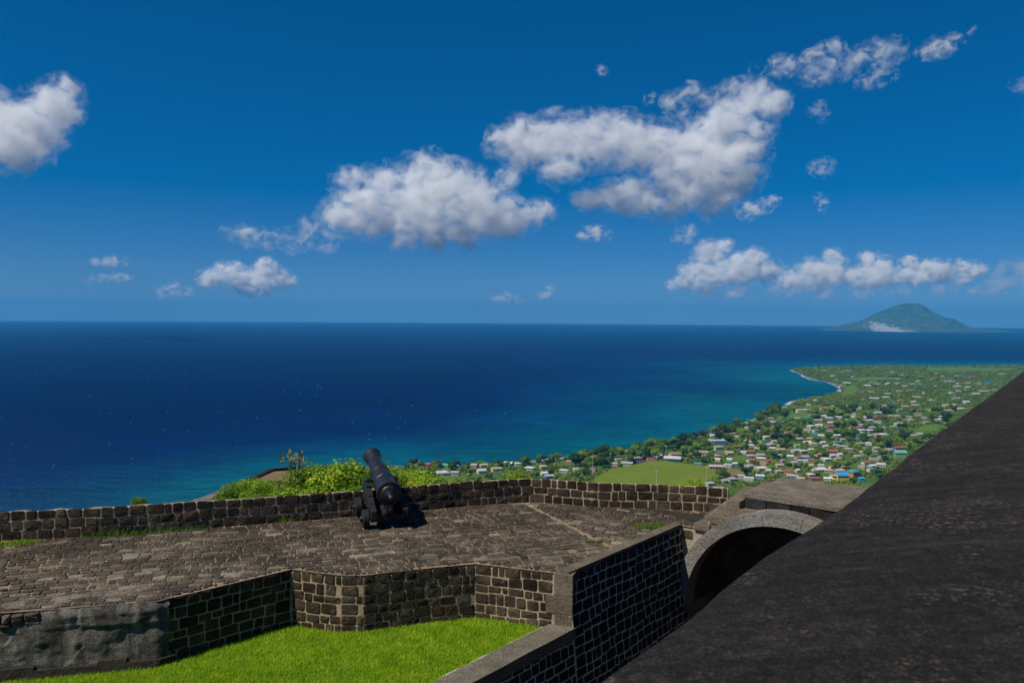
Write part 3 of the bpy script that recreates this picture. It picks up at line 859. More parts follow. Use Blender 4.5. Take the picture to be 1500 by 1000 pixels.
# spandrel: mortar sheet with stones, behind the ring front
wsp = Wall([tuple(A0 + e_d * -0.02 + n_d * 0.02), tuple(A0 + e_d * 6.2 + n_d * 0.02)], PZ, batter=0.0)
def spandrel_top(s):
    return -0.06 if s < 0.72 else (0.18 if s < 1.25 else 0.60)
m_ = MB(); sp_parts = [m_, MB(), MB()]
ss = np.linspace(0, 6.2, 125)
for i in range(124):
    a, b_ = ss[i], ss[i + 1]; mid = (a + b_) / 2
    dx = abs(mid - SC)
    lo = (ZC + math.sqrt(max(0, (RO - .08) ** 2 - dx ** 2))) if dx < RO - .08 else -3.0
    hi = spandrel_top(mid)
    if hi - lo < 0.02: continue
    sp_parts[0 if mid < .75 else 1 if mid < SC else 2].add([wsp.at(a, lo, 0), wsp.at(b_, lo, 0), wsp.at(b_, hi, 0), wsp.at(a, hi, 0), wsp.at(a, lo, -.25), wsp.at(b_, lo, -.25), wsp.at(b_, hi, -.25), wsp.at(a, hi, -.25)], [(0, 1, 2, 3), (7, 6, 5, 4), (3, 2, 6, 7), (0, 4, 5, 1)])
for k, m_ in enumerate(sp_parts):
    if m_.v: o = m_.build('spandrel', M['mortar' if k == 0 else 'concrete'], br); shift(o)
gs = []
for g in lay_courses(wsp, 0.03, 6.1, -1.7, 0.6, 0.235, 0.26, 0.44, dep=0.012, gap=0.034):
    c = sum(g[0][16:24], Vector()) / 8
    s = (v2(c) - A0).dot(e_d); h = c.z - PZ
    ok = True
    for v in g[0][8:16]:
        s_ = (v2(v) - A0).dot(e_d); h_ = v.z - PZ
        if math.hypot(s_ - SC, h_ - ZC) < RO - 0.10 or h_ > spandrel_top(s_) + 0.01: ok = False
    if ok: gs.append(g)
emit_stones(gs, br, M['stone'], 120)
# deck slab with dark front blocks under its lip
def block(name, s0, s1, o0, o1, z0, z1, mat, bevel=0.02, tilt=0.0):
    m_ = MB(); c = [BP(s0, o0, z0), BP(s1, o0, z0), BP(s1, o1, z0), BP(s0, o1, z0), BP(s0, o0, z1), BP(s1, o0, z1), BP(s1, o1, z1 + tilt), BP(s0, o1, z1 + tilt)]
    m_.hexa([v - br.location for v in c])
    return m_.build(name, mat, br, bevel=bevel)
sl_z = 0.93
V_, F_ = [], []
ns, no = 90, 70
for i in range(ns + 1):
    for j in range(no + 1):
        s = 1.42 + 5.6 * i / ns; of = 0.28 + 2.55 * j / no
        e_ = 0.05 * mnoise.noise(Vector((s * 2, of * 2, 1))) if (j in (0, no) or i == 0) else 0
        z = sl_z + 0.03 * mnoise.fractal(Vector((s * 2.2, of * 2.2, 2.0)), 1.0, 2.0, 4) + 0.022 * mnoise.fractal(Vector((s * 5.0, of * 14.0, 6.0)), 0.8, 2.0, 3)
        V_.append(BP(s + (e_ if i == 0 else 0), of + (e_ if j in (0, no) else 0), z) - br.location)
top_n = len(V_)
for i in range(ns):
    for j in range(no):
        a = i * (no + 1) + j
        F_.append((a, a + no + 1, a + no + 2, a + 1))
border = [i * (no + 1) for i in range(ns + 1)] + [ns * (no + 1) + j for j in range(1, no + 1)] + [i * (no + 1) + no for i in range(ns - 1, -1, -1)] + [j for j in range(no - 1, 0, -1)]
for bi in border: V_.append(Vector((V_[bi].x, V_[bi].y, PZ + sl_z - 0.09 - br.location.z)))
nb = len(border)
for k in range(nb):
    F_.append((border[k], top_n + k, top_n + (k + 1) % nb, border[(k + 1) % nb]))
me = mesh('deck_slab', V_, F_, False)
bm = bmesh.new(); bm.from_mesh(me); bmesh.ops.recalc_face_normals(bm, faces=bm.faces); bm.to_mesh(me); bm.free()
link('deck_slab', me, M['slab'], br)
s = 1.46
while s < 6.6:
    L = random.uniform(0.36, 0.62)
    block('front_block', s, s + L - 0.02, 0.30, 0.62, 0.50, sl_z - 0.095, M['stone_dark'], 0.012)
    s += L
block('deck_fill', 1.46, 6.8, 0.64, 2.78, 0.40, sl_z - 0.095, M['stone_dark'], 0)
block('coping_block', 0.34, 0.76, -0.06, 0.42, -0.05, 0.13, M['concrete'], 0.035)
block('coping_block', 0.72, 1.20, 0.02, 0.45, 0.10, 0.36, M['concrete'], 0.03)
block('coping_block', 1.10, 1.44, 0.06, 0.50, 0.33, 0.78, M['concrete'], 0.03)
block('coping_block', 0.36, 0.80, 0.44, 1.25, -0.05, 0.20, M['concrete'], 0.03, 0.08)
block('coping_block', 0.37, 0.82, 1.27, 2.05, -0.05, 0.30, M['concrete'], 0.03, 0.10)
block('coping_block', 0.40, 0.86, 2.07, 2.95, -0.05, 0.42, M['concrete'], 0.03, 0.12)
block('coping_block', 0.92, 1.40, 0.55, 1.6, 0.1, 0.62, M['slab'], 0.03, 0.06)
block('coping_block', 0.95, 1.40, 1.62, 2.8, 0.1, 0.70, M['slab'], 0.03, 0.06)
tag(br, 'grey cement arch bridge with stepped coping crossing the ditch', 'bridge')

# ---- citadel parapet: the black weathered top close to the camera
ca = pix(860, 993, CZ - 1.0); cb = pix(1500, 541, CZ - 1.0)
cdv = (v2(cb) - v2(ca)).normalized(); cin = Vector((cdv.y, -cdv.x))
if cin.x < 0: cin = -cin
cit = empty('citadel_parapet', Vector((ca.x, ca.y, CZ - 1.0)))
ns, prof = 260, []
edge = []
for x, y in [(860, 993), (947, 931), (1012, 887), (1060, 846), (1099, 818), (1154, 782), (1200, 754), (1256, 717), (1320, 671), (1366, 634), (1430, 590), (1500, 541)]:
    q = v2(pix(x, y, CZ - 1.0)) - v2(ca)
    edge.append((q.dot(cdv), q.dot(cin)))
e_t, e_o = [a for a, _ in edge], [b_ for _, b_ in edge]
prof = [(-0.55, -8.0), (-0.30, -4.0), (-0.08, -0.6), (-0.035, -0.20), (-0.018, -0.09), (0.0, -0.045), (0.028, -0.015), (0.07, 0.0)] + [(0.07 + 1.05 * k / 26, 0.10 * math.sin(math.pi / 2 * (k / 26) ** 0.9)) for k in range(1, 27)] + [(1.16, 0.07), (1.19, -0.02), (1.20, -1.2)]
V_, F_ = [], []
for i in range(ns + 1):
    t = -4.5 + 27.0 * (i / ns) ** 1.25
    for k, (a, z) in enumerate(prof):
        q = v2(ca) + cdv * t + cin * (a + float(np.interp(t, e_t, e_o)) * max(0.0, 1 - max(a, 0) / .8))
        n = mnoise.fractal(Vector((q.x * 1.4, q.y * 1.4, 4.0)), 1.0, 2.0, 5)
        n2 = mnoise.noise(Vector((q.x * .55, q.y * .55, 8.0)))
        V_.append((q.x + cin.x * .03 * n - cit.location.x, q.y + cin.y * .03 * n - cit.location.y, CZ - 1.0 + z + 0.016 * n + 0.010 * n2 - cit.location.z))
m = len(prof)
for i in range(ns):
    for k in range(m - 1):
        F_.append((i * m + k, i * m + k + 1, (i + 1) * m + k + 1, (i + 1) * m + k))
F_.append(tuple(range(m))); F_.append(tuple(reversed(range(ns * m, (ns + 1) * m))))
me = mesh('weathered_render', V_, F_, True)
bm = bmesh.new(); bm.from_mesh(me); bmesh.ops.recalc_face_normals(bm, faces=bm.faces); bm.to_mesh(me); bm.free()
link('weathered_render', me, M['citadel'], cit)
tag(cit, 'broad black weathered parapet top sloping across the right foreground', 'parapet')

# ------------------------------------------------------------------ lawn
lawn_poly = [xy(pix(x, y, PZ + GZ)) for x, y in [(-260, 1010), (0, 983), (104, 972), (232, 957)]]
lawn_poly[0] = (lawn_poly[0][0], lawn_poly[0][1])
lw = [v2(near_stone[i]) + wret.vn[i] * 0.02 for i in range(len(near_stone))]
cp_in = CB + e_d * (0.16 - 0.52)
lawn_poly = [tuple(v2(near_plaster[0]) + wpl.nrm[0] * .2), tuple(v2(near_plaster[1]) + wpl.nrm[0] * .22), tuple(v2(near_plaster[2]) + wpl.nrm[1] * .2)] + [tuple(p) for p in lw[1:-1]] + [tuple(lw[-2].lerp(lw[-1], 0.55)), tuple(cp_in - n_d * 0.3), tuple(cp_in - n_d * 9.0), (-9.5, 6.0), (-18.0, 6.0)]
tri = tessellate_polygon([[Vector((x, y, 0)) for x, y in lawn_poly]])
lawn = link('lawn', mesh('lawn', [(x, y, PZ + GZ) for x, y in lawn_poly], [tuple(t) for t in tri]), M['soil'])
if lawn.data.polygons[0].normal.z < 0: lawn.data.flip_normals()
tag(lawn, 'bright green lawn below the stone retaining wall', 'lawn', kind='structure')

def blades(pts, hmin, hmax, w, lean, rng):
    n = len(pts)
    a = rng.uniform(0, 2 * np.pi, n); h = rng.uniform(hmin, hmax, n); l = rng.uniform(0.1, lean, n) * h; b = rng.uniform(0, 2 * np.pi, n)
    dx, dy = np.cos(a) * w / 2, np.sin(a) * w / 2
    tx, ty = np.cos(b) * l, np.sin(b) * l
    P0 = np.stack([pts[:, 0] - dx, pts[:, 1] - dy, pts[:, 2]], 1)
    P1 = np.stack([pts[:, 0] + dx, pts[:, 1] + dy, pts[:, 2]], 1)
    P2 = np.stack([pts[:, 0] + tx, pts[:, 1] + ty, pts[:, 2] + h], 1)
    V_ = np.stack([P0, P1, P2], 1).reshape(-1, 3)
    return V_, np.arange(3 * n).reshape(-1, 3)

def pip(poly, X, Y):
    ins = np.zeros(X.shape, bool); n = len(poly)
    for i in range(n):
        ax, ay = poly[i]; bx, by = poly[(i + 1) % n]
        c = ((ay > Y) != (by > Y))
        ins ^= c & (X < (bx - ax) * (Y - ay) / ((by - ay) if by != ay else 1e-9) + ax)
    return ins
N_ = 330000
X = RNG.uniform(-11.5, 1.6, N_); Y = RNG.uniform(11.0, 16.4, N_)
ok = pip(lawn_poly, X + RNG.normal(0, .02, N_), Y + RNG.normal(0, .02, N_))
X, Y = X[ok], Y[ok]
pz = np.full(X.shape, PZ + GZ)
hv = np.sin(X * 2.3 + 1.3 * np.sin(Y * 1.7)) * np.sin(Y * 2.9 + np.sin(X * 1.1))
V_, F_ = blades(np.stack([X, Y, pz], 1), 0.030, 0.075, 0.011, 1.1, RNG)
V_[2::3, 2] += 0.012 * hv
gr = link('grass', fastmesh('grass', V_, F_), M['grass'])
tag(gr, 'short bright green grass blades covering the lawn', 'grass', kind='stuff')

# ------------------------------------------------------------------ cannon
cl, crr = P(537, 774), P(598, 767)
heading = R(19.5)
can = empty('cannon', Vector(((cl.x + crr.x) / 2, (cl.y + crr.y) / 2, PZ + 0.015)), heading)
# local: +Y towards the muzzle, origin between the rear trucks on the ground
BEL = R(11.5)
brl = bpy.data.objects.new('barrel', None)
prof = [(0.00, 0.20), (0.015, 0.265), (0.06, 0.272), (0.10, 0.270), (0.115, 0.245), (0.16, 0.238), (0.40, 0.232), (0.62, 0.226), (0.64, 0.240), (0.70, 0.240), (0.72, 0.222), (0.95, 0.212), (1.18, 0.204), (1.20, 0.216), (1.26, 0.216), (1.28, 0.200), (1.60, 0.184), (1.95, 0.167), (2.12, 0.158), (2.14, 0.170), (2.18, 0.170), (2.20, 0.158), (2.30, 0.166), (2.40, 0.190), (2.455, 0.207), (2.50, 0.207), (2.515, 0.196), (2.52, 0.180), (2.52, 0.078), (2.25, 0.074), (2.25, 0.002)]
prof = [(y, r * (1.12 if 0 <= y < 2.515 else 1.05)) for y, r in prof]
m_ = MB(); m_.lathe(prof, 40)
barrel = m_.build('barrel', M['iron'], can, smooth=True)
barrel.location = (0, -0.22, 0.80)
barrel.rotation_euler = (BEL, 0, 0)
md = barrel.modifiers.new('edges', 'EDGE_SPLIT'); md.split_angle = R(38)
m_ = MB(); m_.lathe([(-0.285, 0.004), (-0.275, 0.035), (-0.25, 0.062), (-0.22, 0.075), (-0.18, 0.072), (-0.15, 0.055), (-0.128, 0.042), (-0.10, 0.046), (-0.09, 0.105), (-0.075, 0.115), (-0.055, 0.165), (-0.035, 0.205), (-0.01, 0.225), (0.002, 0.225)], 28)
m_.build('cascabel', M['iron'], barrel, smooth=True)
m_ = MB(); m_.lathe([(-0.40, 0.062), (-0.39, 0.068), (0.39, 0.068), (0.40, 0.062)], 20, 'X', (0, 1.05, -0.06))
m_.build('trunnion', M['iron'], barrel, smooth=False)
m_ = MB(); m_.box(-0.045, 0.045, 0.10, 0.19, 0.225, 0.262); m_.build('vent_field', M['iron'], barrel, bevel=0.008)
# stepped cheeks
cheek = [(-0.30, 0.24), (-0.30, 0.44), (-0.24, 0.47), (0.02, 0.53), (0.02, 0.565), (0.30, 0.64), (0.30, 0.685), (0.58, 0.80), (0.58, 0.87), (0.74, 0.91), (0.77, 0.845), (0.87, 0.845), (0.90, 0.91), (1.16, 0.91), (1.22, 0.86), (1.30, 0.34), (1.26, 0.28), (0.95, 0.28), (0.80, 0.36), (0.40, 0.36), (0.25, 0.24)]
for sx in (-1, 1):
    m_ = MB()
    n = len(cheek); sk = lambda y: 0.030 * (1.2 - y)
    V_ = [(sx * (0.265 + sk(y)), y, z) for y, z in cheek] + [(sx * (0.395 + sk(y)), y, z) for y, z in cheek]
    m_.add(V_, [tuple(range(n)), tuple(reversed(range(n, 2 * n)))] + [(i, (i + 1) % n, n + (i + 1) % n, n + i) for i in range(n)])
    ck = m_.build('cheek', M['carriage'], can, bevel=0.010)
    for y in (0.0, 0.3, 0.65, 1.05):
        m_ = MB(); m_.lathe([(0.40 * sx + sk(y) * sx, 0.028), ((0.425 + sk(y)) * sx, 0.022)], 8, 'X', (0, y, 0.42))
        m_.build('bolt', M['iron'], ck)
    m_ = MB(); m_.box(*sorted((sx * .27, sx * .40)), 0.72, 0.92, 0.905, 0.925); m_.build('cap_square', M['iron'], ck, bevel=.006)
for y, z in ((0.0, 0.215), (1.16, 0.235)):
    m_ = MB(); m_.box(-0.40, 0.40, y - 0.085, y + 0.085, z - 0.085, z + 0.085); 
    ax_o = m_.build('axletree', M['carriage'], can, bevel=0.012)
    m_ = MB(); m_.lathe([(-0.66, 0.045), (-0.65, 0.05), (0.65, 0.05), (0.66, 0.045)], 14, 'X', (0, y, z)); m_.build('axle_arm', M['iron'], ax_o)
    for sx in (-1, 1):
        m_ = MB(); r = z - 0.004
        m_.lathe([(sx * 0.455, r - .014), (sx * 0.467, r), (sx * 0.590, r), (sx * 0.602, r - .014), (sx * .602, .095), (sx * .625, .090), (sx * .625, .052)], 28, 'X', (0, y, z))
        wh = m_.build('wheel', M['carriage'], can)
        m_ = MB(); m_.lathe([(sx * .627, .07), (sx * .645, .066)], 14, 'X', (0, y, z)); m_.build('hub_washer', M['iron'], wh)
        m_ = MB(); m_.box(*sorted((sx * .642, sx * .655)), y - .012, y + .012, z - .085, z + .085); m_.build('linchpin', M['iron'], wh)
m_ = MB(); m_.box(-0.27, 0.27, 0.98, 1.10, 0.36, 0.62); m_.build('transom', M['carriage'], can, bevel=0.012)
m_ = MB(); m_.hexa([(-.14, -.24, .31), (.14, -.24, .31), (.14, .85, .40), (-.14, .85, .40), (-.14, -.24, .37), (.14, -.24, .37), (.14, .85, .46), (-.14, .85, .46)]); bed = m_.build('stool_bed', M['carriage'], can, bevel=0.01)
m_ = MB(); m_.hexa([(-.085, -.26, .375), (.085, -.26, .375), (.085, .25, .42), (-.085, .25, .42), (-.085, -.26, .545), (.085, -.26, .545), (.085, .25, .45), (-.085, .25, .45)]); qn = m_.build('quoin_wedge', M['carriage'], can, bevel=0.01)
m_ = MB(); m_.lathe([(-.38, .02), (-.36, .028), (-.28, .018), (-.25, .018)], 10, 'Y', (0, 0, .46)); m_.build('wedge_handle', M['carriage'], qn)
for sx in (-1, 1):
    m_ = MB()
    for k in range(12):
        t0, t1 = 2 * math.pi * k / 12, 2 * math.pi * (k + 1) / 12
        c = lambda t: (sx * .455, .78 + .05 * math.cos(t), .55 + .05 * math.sin(t))
        m_.tube(c(t0), c(t1), .010, .010, 5)
    m_.build('ring_bolt', M['iron'], can)
tag(can, 'black iron cannon on a stepped garrison carriage pointing over the parapet', 'cannon')

# ------------------------------------------------------------------ weeds on the platform
def weed(px, py, rad, n, label, hmax=0.14, dz=0.0, mat='weed', squash=0.45, yaw=0.3):
    c = pix(px, py, PZ + dz)
    ang = RNG.uniform(0, 2 * np.pi, n); rr_ = rad * np.sqrt(RNG.uniform(0, 1, n))
    lx, ly = rr_ * np.cos(ang), rr_ * np.sin(ang) * squash
    x = lx * math.cos(yaw) - ly * math.sin(yaw); y = lx * math.sin(yaw) + ly * math.cos(yaw)
    V_, F_ = blades(np.stack([x, y, np.zeros(n) - 0.01], 1), hmax * .4, hmax, 0.022, 1.3, RNG)
    me = fastmesh('weed_clump', V_, F_)
    o = link('weed_clump', me, M[mat], None, c)
    tag(o, label, 'weed', 'weeds growing in the paving joints', 'stuff' if hmax < .06 else None)
weed(18, 796, 0.50, 520, 'flat green weed patch at the far left foot of the parapet', 0.08)
weed(205, 779, 0.75, 420, 'widest green weed clump at the foot of the dark parapet', 0.16)
weed(150, 783, 0.40, 220, 'tall weed clump left of the widest weeds by the parapet', 0.20)
weed(278, 775, 0.45, 200, 'green weeds at the parapet foot right of the widest clump', 0.14)
weed(416, 763, 0.28, 150, 'small green weed tuft against the parapet left of the cannon', 0.16)
weed(953, 772, 0.42, 420, 'bright green grass tuft at the far end of the ditch wall', 0.12)
weed(869, 794, 0.20, 150, 'small bright tuft in the paving near the ditch wall edge', 0.07)
weed(545, 799, 0.25, 90, 'thin yellowish weeds in the paving joints below the cannon', 0.04)
weed(65, 836, 0.60, 160, 'low yellow green moss strip in the paving at the left', 0.03)
weed(270, 793, 0.20, 90, 'small moss tuft in the paving under the parapet weeds', 0.05)
weed(395, 803, 0.30, 80, 'faint mossy tuft in the middle of the left paving', 0.04)
weed(1068, 752, 0.16, 120, 'green tuft on the stepped coping of the bridge', 0.08, dz=0.42)
weed(104, 962, 0.10, 60, 'small weed rooted in a crack of the plastered wall', 0.22, dz=GZ + 0.06)
weed(138, 963, 0.12, 60, 'low weed beside the crack at the plastered wall foot', 0.10, dz=GZ + 0.08)

# ------------------------------------------------------------------ foliage prototypes
def leaf_cloud(n, lobes, size, rng, up=0.35):
    """n quads scattered over a set of ellipsoid lobes (cx,cy,cz,rx,ry,rz)"""
    L = np.array(lobes, float)
    wgt = (L[:, 3] * L[:, 4]) ** 0.9; wgt /= wgt.sum()
    k = rng.choice(len(L), n, p=wgt)
    d = rng.normal(size=(n, 3)); d /= np.linalg.norm(d, axis=1)[:, None]
    rad = rng.uniform(0.55, 1.06, n) ** 0.6
    c = L[k, :3] + d * L[k, 3:] * rad[:, None]
    nrm = d * 0.8 + rng.normal(size=(n, 3)) * 0.55 + np.array([0, 0, up]); nrm /= np.linalg.norm(nrm, axis=1)[:, None]
    a = np.cross(nrm, rng.normal(size=(n, 3))); a /= np.linalg.norm(a, axis=1)[:, None]
    b_ = np.cross(nrm, a)
    s = size * rng.uniform(0.55, 1.3, n)[:, None]
    asp = rng.uniform(0.5, 0.85, n)[:, None]
    V_ = np.stack([c - a * s, c - b_ * s * asp + nrm * s * .2, c + a * s, c + b_ * s * asp + nrm * s * .2], 1).reshape(-1, 3)
    return V_, np.arange(4 * n).reshape(-1, 4)

def blob(lobes, f=0.72):
    bm = bmesh.new()
    for (x, y, z, rx, ry, rz) in lobes:
        m4 = Matrix.Translation((x, y, z)) @ Matrix.Diagonal((rx * f, ry * f, rz * f, 1))
        bmesh.ops.create_icosphere(bm, subdivisions=1, radius=1, matrix=m4)
    V_ = np.array([v.co[:] for v in bm.verts]); F_ = np.array([[v.index for v in f_.verts] for f_ in bm.faces])
    bm.free()
    return V_, F_

def rand_lobes(n, rx, rz, zc, rng, spread=0.55, rr_=(0.42, 0.62)):
    out = []
    for k in range(n):
        t = 2 * math.pi * (k + rng.uniform(-.3, .3)) / n; r = rx * spread * rng.uniform(.5, 1.1) * (0.0 if k == 0 else 1)
        q = rng.uniform(*rr_)
        out.append((r * math.cos(t), r * math.sin(t), zc + rz * rng.uniform(-.35, .45), rx * q, rx * q * rng.uniform(.85, 1.1), rz * q * rng.uniform(.85, 1.2)))
    return out

def crown_mesh(name, n, lobes, size, rng, core=True):
    V_, F_ = leaf_cloud(n, lobes, size, rng)
    tri = np.concatenate([F_[:, [0, 1, 2]], F_[:, [0, 2, 3]]])
    if core:
        V2, F2 = blob(lobes)
        tri = np.concatenate([tri, F2 + len(V_)]); V_ = np.concatenate([V_, V2])
    return V_, tri

# bushes on the hillside just behind the parapet
bush_protos = []
for k in range(4):
    lb = rand_lobes(7, 1.35, 1.1, 1.25, RNG)
    V_, F_ = leaf_cloud(3200, lb, 0.070, RNG, 0.6)
    V2, F2 = leaf_cloud(800, [(x, y, z + .12, rx * 1.12, ry * 1.12, rz * 1.12) for x, y, z, rx, ry, rz in lb], 0.078, RNG, 0.8)
    me = fastmesh('bush_crown', np.concatenate([V_, V2]), np.concatenate([F_, F2 + len(V_)])); me.materials.append(M['bush_leaf'])
    m_ = MB()
    for (x, y, z, *_r_) in lb: m_.tube((x * .15, y * .15, -1.2), (x, y, z), .05, .015, 5)
    sm = mesh('bush_stem', m_.v, m_.f); sm.materials.append(M['bark'])
    bush_protos.append((me, sm))
bush_spec = [  # px, top py, depth, scale, label
    (322, 724, 40, 0.55, 'lowest leafy bush where the hillside meets the sea at the left'),
    (352, 707, 40, 0.75, 'small round bush second from the left behind the parapet'),
    (373, 704, 37, 0.62, 'low bush beneath the far battery wall'),
    (405, 712, 34, 0.75, 'low leafy bush behind the parapet under the tan battery ground'),
    (432, 697, 36, 0.95, 'yellowish bush below the pale flowering stalks'),
    (462, 681, 36, 1.10, 'large leafy bush left of the tallest bush'),
    (489, 665, 36, 1.20, 'tallest bright green bush left of the cannon muzzle'),
    (455, 706, 30, 0.70, 'short bush hugging the parapet below the large bush'),
    (500, 700, 30, 0.75, 'leafy bush hugging the parapet beside the cannon carriage'),
    (515, 680, 37, 0.95, 'yellow green bush directly left of the cannon barrel'),
    (550, 690, 35, 0.80, 'bush half hidden behind the cannon barrel'),
    (580, 677, 37, 1.00, 'bright bush just right of the cannon barrel'),
    (602, 674, 38, 0.95, 'rounded bush right of the cannon with leafy top'),
    (622, 694, 36, 0.75, 'low bush at the right end of the clump beside the cannon'),
    (380, 722, 30, 0.55, 'narrow low strip of leaves above the left parapet'),
    (345, 728, 30, 0.45, 'leftmost tuft of leaves peeping over the parapet'),
    (675, 696, 44, 0.62, 'small leafy treetop over the parapet left of centre'),
    (752, 688, 46, 0.80, 'light green treetop over the parapet near its highest point'),
    (715, 702, 42, 0.45, 'thin leafy top just above the middle parapet'),
    (965, 709, 40, 0.50, 'yellow green leaves above the right parapet below the field'),
    (1000, 712, 38, 0.45, 'low leaves above the parapet right of the yellow ones'),
    (1020, 702, 44, 0.70, 'leafy green treetop above the right end of the parapet'),
    (1062, 712, 40, 0.50, 'bush behind the bridge coping at the parapet end'),
    (1252, 703, 33, 0.80, 'yellow green bush between bridge slab and black parapet top'),
    (330, 716, 66, 0.90, 'dark leafy shrub on the left slope of the spur'),
    (350, 704, 68, 1.10, 'shrub climbing the spur towards the battery wall'),
    (368, 700, 66, 1.00, 'shrub at the near corner of the battery wall'),
    (392, 698, 62, 1.00, 'dark round shrub in front of the tan battery ground'),
    (418, 703, 58, 1.00, 'shrub on the spur below the battery ground'),
    (205, 726, 29, 0.22, 'single leafy sprig rising alone above the left parapet'),
]
for i, (px, py, d, sc, lab) in enumerate(bush_spec):
    top = pix(px, py, d=d)
    cm, sm = bush_protos[i % 4]
    zt = top.z - 2.45 * sc
    e = empty('leafy_bush', (top.x, top.y, zt), random.uniform(0, 6.28))
    e.scale = (sc * 1.15, sc * 1.0, sc)
    link('crown', cm, None, e); link('stem', sm, None, e)
    tag(e, lab, 'bush', 'bushes on the hillside behind the parapet')
# pale flowering stalks
m_ = MB(); fl = MB()
c0 = pix(432, 690, d=35)
for k in range(9):
    x = random.uniform(-.42, .42); h = random.uniform(.55, 1.0)
    tip = Vector((x * 1.25, random.uniform(-.2, .2), h))
    m_.tube((x * .8, 0, -.4), tip, .010, .005, 5)
    for q in range(16):
        o_ = tip + Vector((random.gauss(0, .05), random.gauss(0, .05), random.uniform(-.45, .06)))
        a = random.uniform(0, 6.28); s = .07
        fl.add([o_ + Vector((s * math.cos(a), s * math.sin(a), -.01)), o_ + Vector((0, 0, s)), o_ - Vector((s * math.cos(a), s * math.sin(a), .01)), o_ - Vector((0, 0, s))], [(0, 1, 2, 3)])
e = empty('flower_stalks', c0)
M['pale_leaf'] = leaf_mat('pale_leaf', [(0.16, 0.20, 0.10), (0.26, 0.28, 0.16), (0.36, 0.34, 0.22)], 3, 0.2, 0.1)
link('stalk', mesh('stalk', m_.v, m_.f), M['bark'], e); link('blossom', mesh('blossom', fl.v, fl.f), M['pale_leaf'], e)
tag(e, 'pale grey green flowering stalks standing out against the sea', 'plant')

# lower battery on the spur
sb = empty('lower_battery_wall', Vector((SPUR[0], SPUR[1] + 8, 217)))
bl = [pix(371, 701, d=78), pix(402, 686.5, d=98), pix(440, 683.5, d=103)]
for i in range(2):
    a, b_ = bl[i], bl[i + 1]
    m_ = MB(); dn = (v2(b_) - v2(a)).normalized(); nn = Vector((-dn.y, dn.x))
    q = [v2(a), v2(b_), v2(b_) + nn * .7, v2(a) + nn * .7]
    zs_ = [a.z, b_.z, b_.z, a.z]
    m_.hexa([(c.x, c.y, z - 7.0) for c, z in zip(q, zs_)] + [(c.x, c.y, z) for c, z in zip(q, zs_)])
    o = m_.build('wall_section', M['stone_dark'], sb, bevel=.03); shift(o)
tag(sb, 'small dark wall of a lower battery on the spur above the sea', 'wall')
m_ = MB()
yd = [pix(373, 703, d=77), pix(402, 690, d=96.5), pix(440, 688, d=100), pix(445, 704, d=78)]
m_.add(yd + [v - Vector((0, 0, 6)) for v in yd], [(0, 1, 2, 3), (4, 5, 1, 0), (5, 6, 2, 1), (6, 7, 3, 2), (7, 4, 0, 3)])
tag(m_.build('battery_yard', M['bare']), 'tan grassy ground inside the lower battery wall', 'ground', kind='structure')
# ------------------------------------------------------------------ fields and roads on the plain
def patch(name, pxs, mat, label, cat, lift=0.35):
    pts = [ground_pt(x, y) for x, y in pxs]
    # densify and drape
    poly = [(p.x, p.y) for p in pts]
    xs = [p.x for p in pts]; ys = [p.y for p in pts]
    zt = max(p.z for p in pts) + lift
    tri = tessellate_polygon([[Vector((x, y, 0)) for x, y in poly]])
    n = len(poly)
    V_ = [(x, y, zt) for x, y in poly] + [(x, y, zt - 4) for x, y in poly]
    m_ = MB(); m_.add(V_, [tuple(t) for t in tri] + [(i, (i + 1) % n, n + (i + 1) % n, n + i) for i in range(n)])
    o = m_.build(name, mat)
    tag(o, label, cat, kind='structure')
    return poly, zt
fields = []
fp, FZ = patch('playing_field', [(866, 705), (893, 689), (947, 678.3), (970, 676.3), (1088, 688.8), (1090, 697), (1074, 700), (1052, 702), (1042, 706), (1026, 714), (1000, 722), (930, 724), (885, 718)], M['pitch'], 'wide mown green playing field beyond the parapet', 'playing field', 0.6)
fields.append(fp)
fb, _ = patch('bare_ground', [(1044, 687.6), (1062, 688.2), (1087, 689.4), (1089, 696.5), (1074, 698.5), (1050, 697)], M['bare'], 'brown bare strip at the right end of the playing field', 'ground', 0.9)
fields.append(fb)
fx, _ = patch('school_lawn', [(1136, 615), (1142, 607), (1152, 603.5), (1186, 604.5), (1187, 612), (1160, 614)], M['meadow'], 'green lawn in front of the long cream school', 'lawn')
fields.append(fx)
for pts, lab in (([(1353, 543), (1358, 539), (1420, 538.6), (1486, 540), (1490, 543), (1430, 545)], 'pale green pasture near the far shore at the right'),
                 ([(1238, 556), (1262, 552), (1300, 552), (1310, 556), (1270, 559)], 'light green meadow behind the headland beach'),
                 ([(1232, 578), (1240, 566), (1252, 564), (1258, 571), (1250, 580)], 'yellowish grass behind the curved beach'),
                 ([(1330, 632), (1350, 624), (1372, 620), (1380, 627), (1350, 640)], 'grassy clearing left of the black slope'),
                 ([(1068, 671), (1090, 668), (1098, 674), (1078, 678)], 'bright green plot among the houses behind the field')):
    q, _ = patch('meadow', pts, M['meadow'], lab, 'meadow'); fields.append(q)
